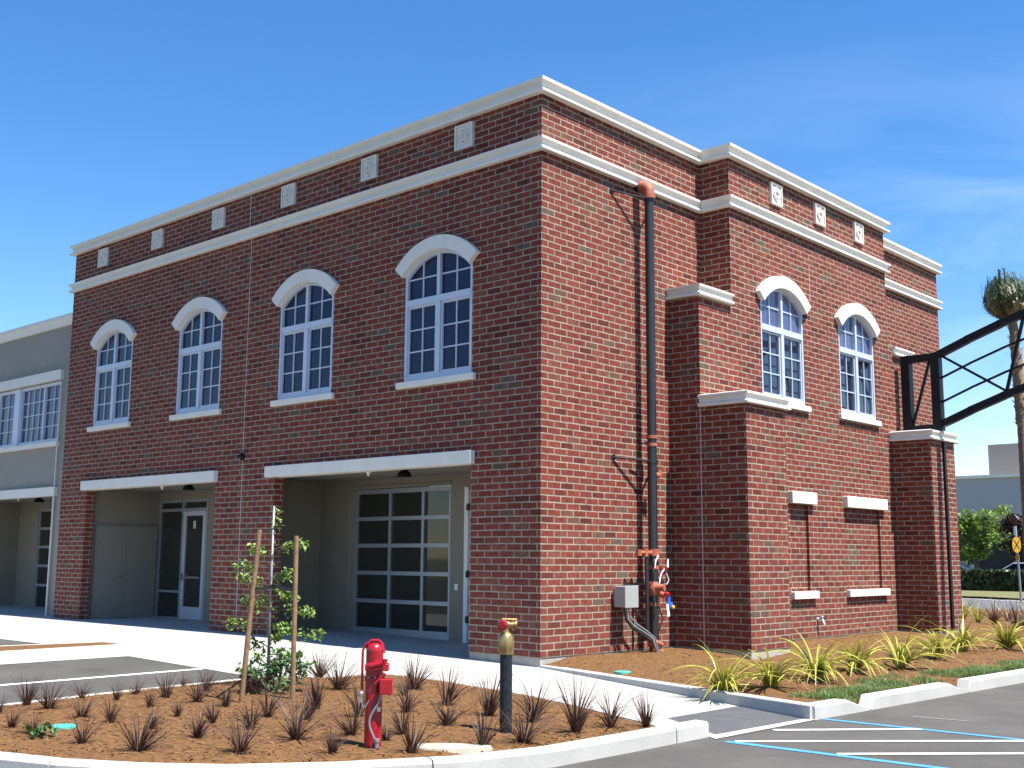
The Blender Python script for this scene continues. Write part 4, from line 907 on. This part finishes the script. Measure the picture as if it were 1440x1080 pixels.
def leaves(mb, c, rad, n, size, rnd, flat=1.0):
    for k in range(n):
        v = Vector((rnd.gauss(0, 1), rnd.gauss(0, 1), rnd.gauss(0, 1))).normalized()*rad*rnd.random()**.45; v.z *= flat
        p = Vector(c)+v; s_ = size*rnd.uniform(.6, 1.3)
        e = Euler((rnd.uniform(-1, 1), rnd.uniform(-1, 1), rnd.uniform(0, 6.28))).to_matrix()
        q = [e @ Vector(t) for t in ((-s_*.5, 0, 0), (0, -s_*.3, .1*s_), (s_*.6, 0, 0), (0, s_*.3, .1*s_))]
        mb.face([p+t for t in q])
# staked young tree
TX, TYY = 0.0, -4.81; tz = isl_h(TX, TYY)
T1 = thing('young_tree', 'thin staked sapling with sparse bright green leaves on the island', 'tree', (TX, TYY, tz))
m_ = MB(); m_.tube([(TX, TYY, tz-.05), (TX+.01, TYY, tz+.6), (TX-.01, TYY+.01, tz+1.2), (TX+.02, TYY, tz+1.75), (TX+.03, TYY, tz+2.02)], [.018, .016, .012, .008, .004], 8)
rnd = random.Random(21); cl = MB()
BR = [(h, e*.74, q) for h, e, q in [(1.62, .55, 1.0), (1.55, -.3, .8), (1.3, .25, .9), (1.22, -.42, .7), (1.12, .38, 1.0), (.92, .62, 1.0), (.9, -.4, .9), (.75, .35, .9), (.72, -.62, .8), (.62, .75, 1.0), (.5, -.3, .8), (.42, .5, .8), (.3, -.15, .6), (1.42, -.5, .6), (1.0, -.18, .6), (.55, .2, .7)]]
rx = Vector((rt2.x, rt2.y, 0)).normalized(); dz = Vector((-rx.y, rx.x, 0))
for i, (h, e, q) in enumerate(BR):
    a = Vector((TX, TYY, tz+h-.06)); dep = rnd.uniform(-.3, .3); end = a + rx*e + dz*dep*.8 + Vector((0, 0, rnd.uniform(-.06, .12)))
    mid = a.lerp(end, .5)+Vector((0, 0, rnd.uniform(0, .05))); m_.tube([a, mid, end], [.007, .005, .002], 5, caps=False)
    for t in (.45, .62, .78, .92, 1.0):
        p = a.lerp(end, t); leaves(cl, p, .085, int(15*q), .062, rnd)
for k in range(14): leaves(cl, (TX+.02, TYY, tz+.4+k*.12), .06, 4, .05, rnd)
leaves(cl, (TX+.09, TYY, tz+1.85), .08, 10, .05, rnd); leaves(cl, (TX+.08, TYY, tz+2.0), .05, 6, .05, rnd)
m_.build('trunk', BARK, T1); cl.build('foliage', LEAF_TREE, T1, weld=False)
m_ = MB(); m_.tube([(TX+.035, TYY-.03, tz-.05), (TX+.045, TYY-.03, tz+2.07)], .0135, 8); tag(m_.build('nursery_cane', GALV), 'thin pale grey cane tied upright to the sapling', 'cane')
ST = [((.85, -5.76), 1.79, -.03, 'leaning brown wooden stake left of the sapling'), ((.97, -5.18), 1.74, .0, 'upright brown wooden stake right of the sapling')]
for (x, y), h, ln, lb in ST:
    z = isl_h(x, y); m_ = MB(); tp = Vector((x, y, z+h)) + rx*(.13 if ln else -.02)
    m_.tube([(x, y, z-.15), tuple(Vector((x, y, z)).lerp(tp, .5)), tuple(tp)], .027, 10); tag(m_.build('wooden_stake', WOOD), lb, 'stake', 'stakes of the sapling')
m_ = MB(); a = Vector((.87, -5.76, tz+1.14))+rx*.09; b = Vector((TX+.03, TYY, tz+1.15)); c_ = Vector((.97, -5.18, tz+1.12))
m_.tube([a, a.lerp(b, .5)+Vector((0, 0, -.02)), b], .02, 8); m_.tube([b, b.lerp(c_, .5)+Vector((0, 0, -.01)), c_], .02, 8); tag(m_.build('tree_tie', BLACK), 'black rubber tie between the sapling and its stakes', 'tree tie')
SH = thing('leafy_shrub', 'low bushy deep green shrub at the foot of the sapling', 'shrub', (.39, -5.0, isl_h(.39, -5)))
cl = MB(); st = MB(); sz = isl_h(.39, -5)
for k in range(26):
    a = rnd.uniform(0, 6.28); r_ = rnd.uniform(.03, .3); p = Vector((.36+math.cos(a)*r_*1.15, -5.0+math.sin(a)*r_*1.15, sz+rnd.uniform(.06, .38)*(1.15-r_)))
    leaves(cl, p, .11, 30, .062, rnd); st.tube([(.39, -5.0, sz-.03), tuple(p)], .006, 5, caps=False)
for k in range(3): leaves(cl, Vector((.36, -5, sz+.3))+rx*(.28+.07*k), .07, 12, .06, rnd)
cl.build('foliage', LEAF_SHRUB, SH, weld=False); st.build('stem', BARK, SH)
wd_ = MB()
for k in range(26):
    a = rnd.uniform(0, 6.28); r_ = rnd.uniform(0, .11); p = Vector((1.47+r_*math.cos(a), -8.2+r_*math.sin(a), 0)); p.z = isl_h(p.x, p.y)+rnd.uniform(.01, .1)
    leaves(wd_, p, .015, 2, .07, rnd)
tag(wd_.build('weed', LEAF_SHRUB, weld=False), 'small green weed patch left of the teal lid', 'weed')

# =================================================================== RED POST, BLACK STANDPIPE, LIDS, STONE
HX, HY = 3.65, -6.37; hz = isl_h(HX, HY)-.03
RP = thing('red_valve_post', 'red enamelled fire valve post with crank handle in the mulch island', 'valve post', (HX, HY, hz))
def rp(r_, f_, z): p = Vector((HX, HY, 0)) + rx*r_ - dz*f_; return (p.x, p.y, hz+z)     # right, front, up
m_ = MB(); m_.lathe([(.073, 0), (.073, .57), (.08, .575), (.08, .6), (.073, .605), (.073, .82), (.075, .84), (.06, .87), (.03, .885)], (HX, HY, hz), 'z', 24); m_.build('post', RED, RP)
m_ = MB(); m_.tube([rp(-.06, 0, .83), rp(-.065, 0, .87), rp(-.03, 0, .905), rp(.03, 0, .905), rp(.06, 0, .88), rp(.078, 0, .8)], .014, 8); m_.tube([rp(-.085, .02, .86), rp(-.1, .02, .82), rp(-.1, .02, .5)], .011, 8); m_.tube([rp(-.06, .02, .885), rp(-.085, .02, .86)], .012, 8)
m_.build('crank_handle', RED, RP)
m_ = MB(); m_.box(HX-.1, HX+.1, HY-.05, HY+.05, hz+.66, hz+.72)
m_.v = [Vector(rp(v.x-HX+.03, -(v.y-HY)+.05, v.z-hz)) for v in m_.v]; m_.build('collar_bracket', RED, RP, bevel=.006)
m_ = MB(); m_.box(-.055, .055, -.05, .05, .47, .6); m_.v = [Vector(rp(v.x+.115, v.y+.09, v.z)) for v in m_.v]; m_.build('tamper_switch', RED, RP, bevel=.008)
m_ = MB(); m_.tube([rp(-.03, .1, .7), rp(.08, .1, .73)], .028, 10); m_.tube([rp(.09, .09, .66), rp(.1, .09, .76)], .02, 8); m_.tube([rp(.02, .08, .55), rp(.1, .1, .64)], .018, 8); m_.build('lever', RED, RP)
m_ = MB(); m_.lathe([(.027, 0), (.03, .015), (.03, .03), (.02, .04)], rp(-.1, .06, .45), 'z', 12); m_.tube([rp(-.1, .06, .4), rp(-.095, .06, .45)], .02, 8); m_.build('padlock', STEEL, RP)
m_ = MB(); m_.tube([rp(.075 - .0475*(1-math.cos(math.pi*min(1, k/10)))+ (.03*(1-math.cos(math.pi*max(0, (k-10)/8)))), .105, .48-.024*k) for k in range(19)], .0095, 8); m_.tube([rp(.045, .1, -.03), rp(.045, .1, .09)], .019, 10); m_.tube([rp(.045, .1, .085), rp(.044, .1, .11)], .024, 10); m_.build('flexible_conduit', GALV, RP)
for k in range(8):
    a_ = k*math.pi/4+.2; b_ = MB(); b_.lathe([(.009, 0), (.009, .012)], (HX+.077*math.cos(a_), HY+.077*math.sin(a_), hz+.6), 'z', 6); b_.build('flange_bolt', STEEL, RP)
m_ = MB(); m_.tube([rp(-.1, .06, .44), rp(-.085, .07, .37), rp(-.06, .08, .36), rp(-.03, .085, .42)], .005, 6); m_.build('chain', STEEL, RP)
m_ = MB(); m_.box(-.014, .014, -.003, .003, -.018, .018); m_.v = [Vector(rp(v.x+.052, v.y+.06, v.z+.345)) for v in m_.v]; m_.build('sticker', WTAG, RP)
KX, KY = 3.83, -4.91; kz = isl_h(KX, KY)-.03
KP_ = thing('black_standpipe', 'black pipe with brass adapter and red-capped ball valve in the island', 'standpipe', (KX, KY, kz))
def kp(r_, f_, z): p = Vector((KX, KY, 0)) + rx*r_ - dz*f_; return (p.x, p.y, kz+z)
m_ = MB(); m_.lathe([(.058, -.05), (.058, .74)], (KX, KY, kz), 'z', 22); m_.build('pipe', mat('scuffed_black_pipe', (0.004, 0.005, 0.007), 0.5, spec=0.25, col2=(0.03, 0.036, 0.048), vscale=26, vdetail=10), KP_)
m_ = MB(); m_.lathe([(.064, .73), (.066, .76), (.074, .78), (.074, .84), (.066, .9), (.05, .92), (.03, .93), (.025, .97)], (KX, KY, kz), 'z', 8); m_.build('brass_adapter', BRASS, KP_)
m_ = MB(); m_.tube([kp(-.05, 0, 1.0), kp(.03, 0, 1.0), kp(.035, 0, 1.0), kp(.075, 0, 1.0), kp(.08, 0, 1.0), kp(.1, 0, 1.0)], [.034, .034, .026, .026, .04, .04], 12); m_.tube([kp(.06, 0, 1.0), kp(.06, 0, 1.045)], .016, 8); m_.tube([kp(-.04, 0, 1.05), kp(.1, 0, 1.048)], .011, 8); m_.tube([kp(.06, 0, 1.0), kp(.065, 0, .95)], .014, 8); m_.build('valve_body', BRASS, KP_)
m_ = MB(); c0 = Vector(kp(-.03, .03, 1.0)); ax = (-dz*.9-rx*.4).normalized(); m_.tube([c0, c0+ax*.02, c0+ax*.03], [.048, .048, .03], 16); m_.build('red_cap', RED, KP_)
m_ = MB(); m_.lathe([(.095, -.03), (.09, .02), (.06, .03)], (KX, KY, kz), 'z', 16); m_.build('base_collar', BPIPE, KP_)
m_ = MB(); sx_, sy_ = 4.08, -5.9; n = 26; top = []; bot = []
for k in range(n):
    a = 2*math.pi*k/n; r_ = 1+.06*math.sin(3*a+1)+.04*math.sin(5*a); q = Vector((sx_, sy_, 0)) + rx*.34*r_*math.cos(a) + dz*.15*r_*math.sin(a); z = isl_h(sx_, sy_)
    top.append((q.x, q.y, z+.012)); q2 = Vector((sx_, sy_, 0)) + rx*.36*r_*math.cos(a) + dz*.165*r_*math.sin(a); bot.append((q2.x, q2.y, z-.03))
m_.face(top); m_.grid([bot, top], False, True); tag(m_.build('flat_stone', STONE), 'flat pale stone slab lying in the mulch beside the red post', 'stone')
for x, y, h, lb in ((1.18, -7.86, isl_h, 'flat teal plastic lid in the mulch near the left edge of the island'), (1.52, -.03, bed_h, 'round teal lid in the mulch at the foot of the sunlit wall')):
    m_ = MB(); m_.lathe([(.115, -.03), (.115, .01), (.1, .014), (.0, .014)], (x, y, h(x, y)+.004), 'z', 24); tag(m_.build('valve_lid', TEAL), lb, 'lid', 'teal valve lids')

# =================================================================== BACKGROUND BEYOND THE ROAD
FB = thing('office_building', 'wide blue-grey office building with a pale parapet beyond the trees', 'building', (-20, 75, 0))
m_ = MB(); m_.box(-60, 30, 75, 110, 4.4, 7.62); m_.build('wall', BGWALL, FB)
m_ = MB(); m_.box(-60.1, 30.1, 74.8, 110.1, 7.62, 7.85); m_.build('parapet', PRECAST, FB)
m_ = MB(); m_.box(-59, 29, 76.5, 109, 0, 4.4); m_.build('ground_floor', DARK, FB)
m_ = MB(); m_.box(-60.05, 30.05, 74.9, 75.2, 3.9, 4.15); m_.build('canopy', BGTOP, FB)
m_ = MB(); m_.box(-22.2, 10, 80, 100, 7.84, 10.6); m_.build('upper_storey', BGTOP, FB)
def bg_tree(name, label, x, y, h, rad, m2, seed, n=2600, ls=.22):
    t = thing(name, label, 'tree', (x, y, .05)); r_ = random.Random(seed); tr = MB(); cl = MB()
    tr.tube([(x, y, 0), (x+.05, y, h*.35), (x, y, h*.7)], [.13, .1, .05], 8)
    for k in range(13):
        a = r_.uniform(0, 6.28); rr = rad*r_.uniform(.2, .8); c = Vector((x+math.cos(a)*rr, y+math.sin(a)*rr, h*r_.uniform(.42, .92)))
        tr.tube([(x, y, h*.3), tuple(c)], [.05, .02], 5, caps=False); leaves(cl, c, rad*r_.uniform(.28, .5), n//13, ls, r_, .8)
    tr.build('trunk', BARK, t); cl.build('foliage', m2, t, weld=False)
bg_tree('broadleaf_tree', 'bright green tree beside the right end of the brick building beyond the road', -11.0, 46.3, 3.9, 1.35, LEAF_BG, 1)
bg_tree('broadleaf_tree', 'dark purple-leaved tree behind the yellow road sign', -9.0, 47.8, 3.8, 1.5, LEAF_BG2, 2)
bg_tree('broadleaf_tree', 'second dark purple tree beyond the hedge at the edge of the photo', -6.3, 48.5, 3.9, 1.5, LEAF_BG2, 4)
bg_tree('broadleaf_tree', 'green tree standing far behind the brick building', -14.5, 47.5, 4.2, 1.6, LEAF_BG, 3)
bg_tree('broadleaf_tree', 'sparse pale green tree against the blue-grey building', -12.4, 56, 5.0, 1.1, LEAF_BG, 5, 700)
hd = MB(); r_ = random.Random(9)
for k in range(9000):
    x = r_.uniform(-16, 2); y = r_.uniform(42.6, 43.8); z = r_.uniform(.05, 1.02)
    if r_.random() < .5: y = 42.6+r_.uniform(0, .1)
    p = Vector((x, y, z)); s_ = .12; e = Euler((r_.uniform(-2, 2), r_.uniform(-2, 2), r_.uniform(0, 6))).to_matrix(); hd.face([p+e @ Vector(q) for q in ((-s_, 0, 0), (0, -s_*.6, 0), (s_, 0, 0), (0, s_*.6, 0))])
hd.box(-16, 2, 42.75, 43.7, 0, .95)
tag(hd.build('hedge', LEAF_HEDGE, weld=False), 'long dark clipped hedge on the far side of the road', 'hedge')
def car(x, y, label, m2):
    t = thing('parked_car', label, 'car', (x, y, .05), 'cars parked behind the hedge'); L_ = 4.4
    prof = [(-2.2, .35), (-2.2, .75), (-2.05, .92), (-1.45, .98), (-.75, 1.38), (.75, 1.42), (1.5, 1.0), (2.1, .9), (2.2, .6), (2.15, .35)]
    b = MB(); A = [(x+u, y-.85, v+.0) for u, v in prof]; B = [(x+u, y+.85, v) for u, v in prof]
    b.face(A); b.face(B[::-1]); b.grid([A, B], False, True); b.build('body', m2, t, bevel=.05)
    wn_ = MB(); q = [(-1.25, 1.0), (-.72, 1.33), (.02, 1.35), (.02, 1.0)]; wn_.face([(x+u, y-.857, v) for u, v in q]); q = [(.08, 1.0), (.08, 1.35), (.7, 1.36), (1.3, 1.0)]; wn_.face([(x+u, y-.857, v) for u, v in q]); wn_.build('side_window', GLASS, t, weld=False)
    for u in (-1.35, 1.35):
        w_ = MB(); w_.lathe([(.2, -.1), (.31, -.1), (.31, .1), (.2, .1)], (x+u, y-.78, .31), 'y', 16); w_.build('wheel', TYRE, t)
car(-12.6, 46.6, 'white parked car behind the hedge at the edge of the brick building', CARW)
car(-8.2, 46.5, 'silver-blue parked car behind the hedge near the yellow sign', CARS)
SG = thing('road_sign', 'round yellow warning sign with a dark cross on a thin pole by the road', 'road sign', (-3.87, 31.5, 0))
m_ = MB(); m_.tube([(-3.85, 31.5, -.1), (-3.9, 31.5, 2.75)], .04, 10); m_.build('pole', GALV, SG)
sgr = Matrix.Rotation(R(32), 4, 'Z')
def sgp(u, v, d): q = sgr @ Vector((u*.42, d, 0)); return (-3.88+q.x, 31.44+q.y, 2.05+v)
m_ = MB(); n = 24
f_ = [sgp(.36*math.cos(2*math.pi*k/n), .3*math.sin(2*math.pi*k/n), -.02) for k in range(n)]; b_ = [sgp(.36*math.cos(2*math.pi*k/n), .3*math.sin(2*math.pi*k/n), 0) for k in range(n)]
m_.face(f_); m_.face(b_[::-1]); m_.grid([f_, b_], False, True); so = m_.build('sign_disc', YELP, SG)
m_ = MB()
for s_ in (-1, 1): m_.face([sgp(-.2*s_-.04, -.16, -.024-.002*s_), sgp(-.2*s_+.04, -.16, -.024-.002*s_), sgp(.2*s_+.04, .16, -.024-.002*s_), sgp(.2*s_-.04, .16, -.024-.002*s_)])
m_.build('cross_mark', BLACK, so, weld=False)
m_ = MB(); m_.box(-3.94, -3.8, 31.42, 31.44, 1.5, 1.68); m_.build('small_plate', mat('orange_plate', (0.5, 0.2, 0.04), 0.6, var=0.1), SG)
m_ = MB(); m_.box(-3.95, -3.86, 31.42, 31.44, 2.4, 2.72); m_.build('top_plate', WTAG, SG)

# palm with its fronds tied up
PXx, PYy = -.63, 23.0
PM = thing('palm_tree', 'tall palm with its fronds tied in an upright bundle behind the steel arch', 'palm', (PXx, PYy, -.1))
m_ = MB(); r_ = random.Random(31); path = []; rad = []
for k in range(46):
    z = -.1+k*.2; t = k/45; x = PXx - .02*max(0, z-5.5)-.012*max(0, z-7)**2; path.append((x, PYy, z)); rad.append((.165-.04*t)*(1+.08*(k % 2))*(1.0 if z < 5.6 or z > 7.8 else 1.2))
m_.tube(path, rad, 14); m_.build('trunk', PTRUNK, PM)
top = Vector(path[-1]); bt = MB()
for k in range(110):                       # cut frond stubs on the upper trunk
    z = r_.uniform(5.3, 8.9); a = r_.uniform(0, 6.28); x = PXx-.02*max(0, z-5.5)-.012*max(0, z-7)**2; p = Vector((x, PYy, z)); d = Vector((math.cos(a), math.sin(a), 0)); q = Vector((-d.y, d.x, 0))*.05
    p0 = p+d*.12; p1 = p+d*r_.uniform(.2, .27)+Vector((0, 0, .16)); bt.face([p0-q, p0+q, p1+q*.4, p1-q*.4])
bt.build('frond_stub', PALMB, PM, weld=False)
for mname, m2, n_, sd_ in (('green_fronds', PALMG, 150, 1), ('dry_fronds', PALMB, 60, 2)):
    fm = MB(); r_ = random.Random(50+sd_)
    for k in range(n_):
        a = r_.uniform(0, 6.28); Rm = .66*math.sqrt(r_.uniform(.02, 1)) if sd_ == 1 else r_.uniform(.35, .66); H = r_.uniform(1.2, 1.75)-.55*Rm if sd_ == 1 else r_.uniform(.5, .95)
        c_, s2_ = math.cos(a), math.sin(a); pts = []
        for j in range(9):
            t = j/8; rr = .1 + Rm*math.sin(min(1.0, t*1.25)*math.pi*.5)*(1-.18*max(0, t-.75)*4); pts.append(top + Vector((c_*rr - .14*t, s2_*rr, -.15+H*t**1.15)))
        for j in range(8):
            p, q = pts[j], pts[j+1]; d = (q-p).normalized(); sd3 = d.cross(Vector((s2_, -c_, .2))).normalized(); sd4 = d.cross(sd3).normalized()
            fm.face([p-sd4*.022, p+sd4*.022, q+sd4*.02, q-sd4*.02])
            if j > 1:
                for sg in (-1, 1):
                    for e in (0, .5):
                        b0 = p.lerp(q, e); tip = b0 + (d*.9+sd4*sg*r_.uniform(.3, .7)+sd3*r_.uniform(-.35, .35)).normalized()*r_.uniform(.14, .27)
                        fm.face([b0-d*.02, b0+d*.02, tip])
    fm.build(mname, m2, PM, weld=False)
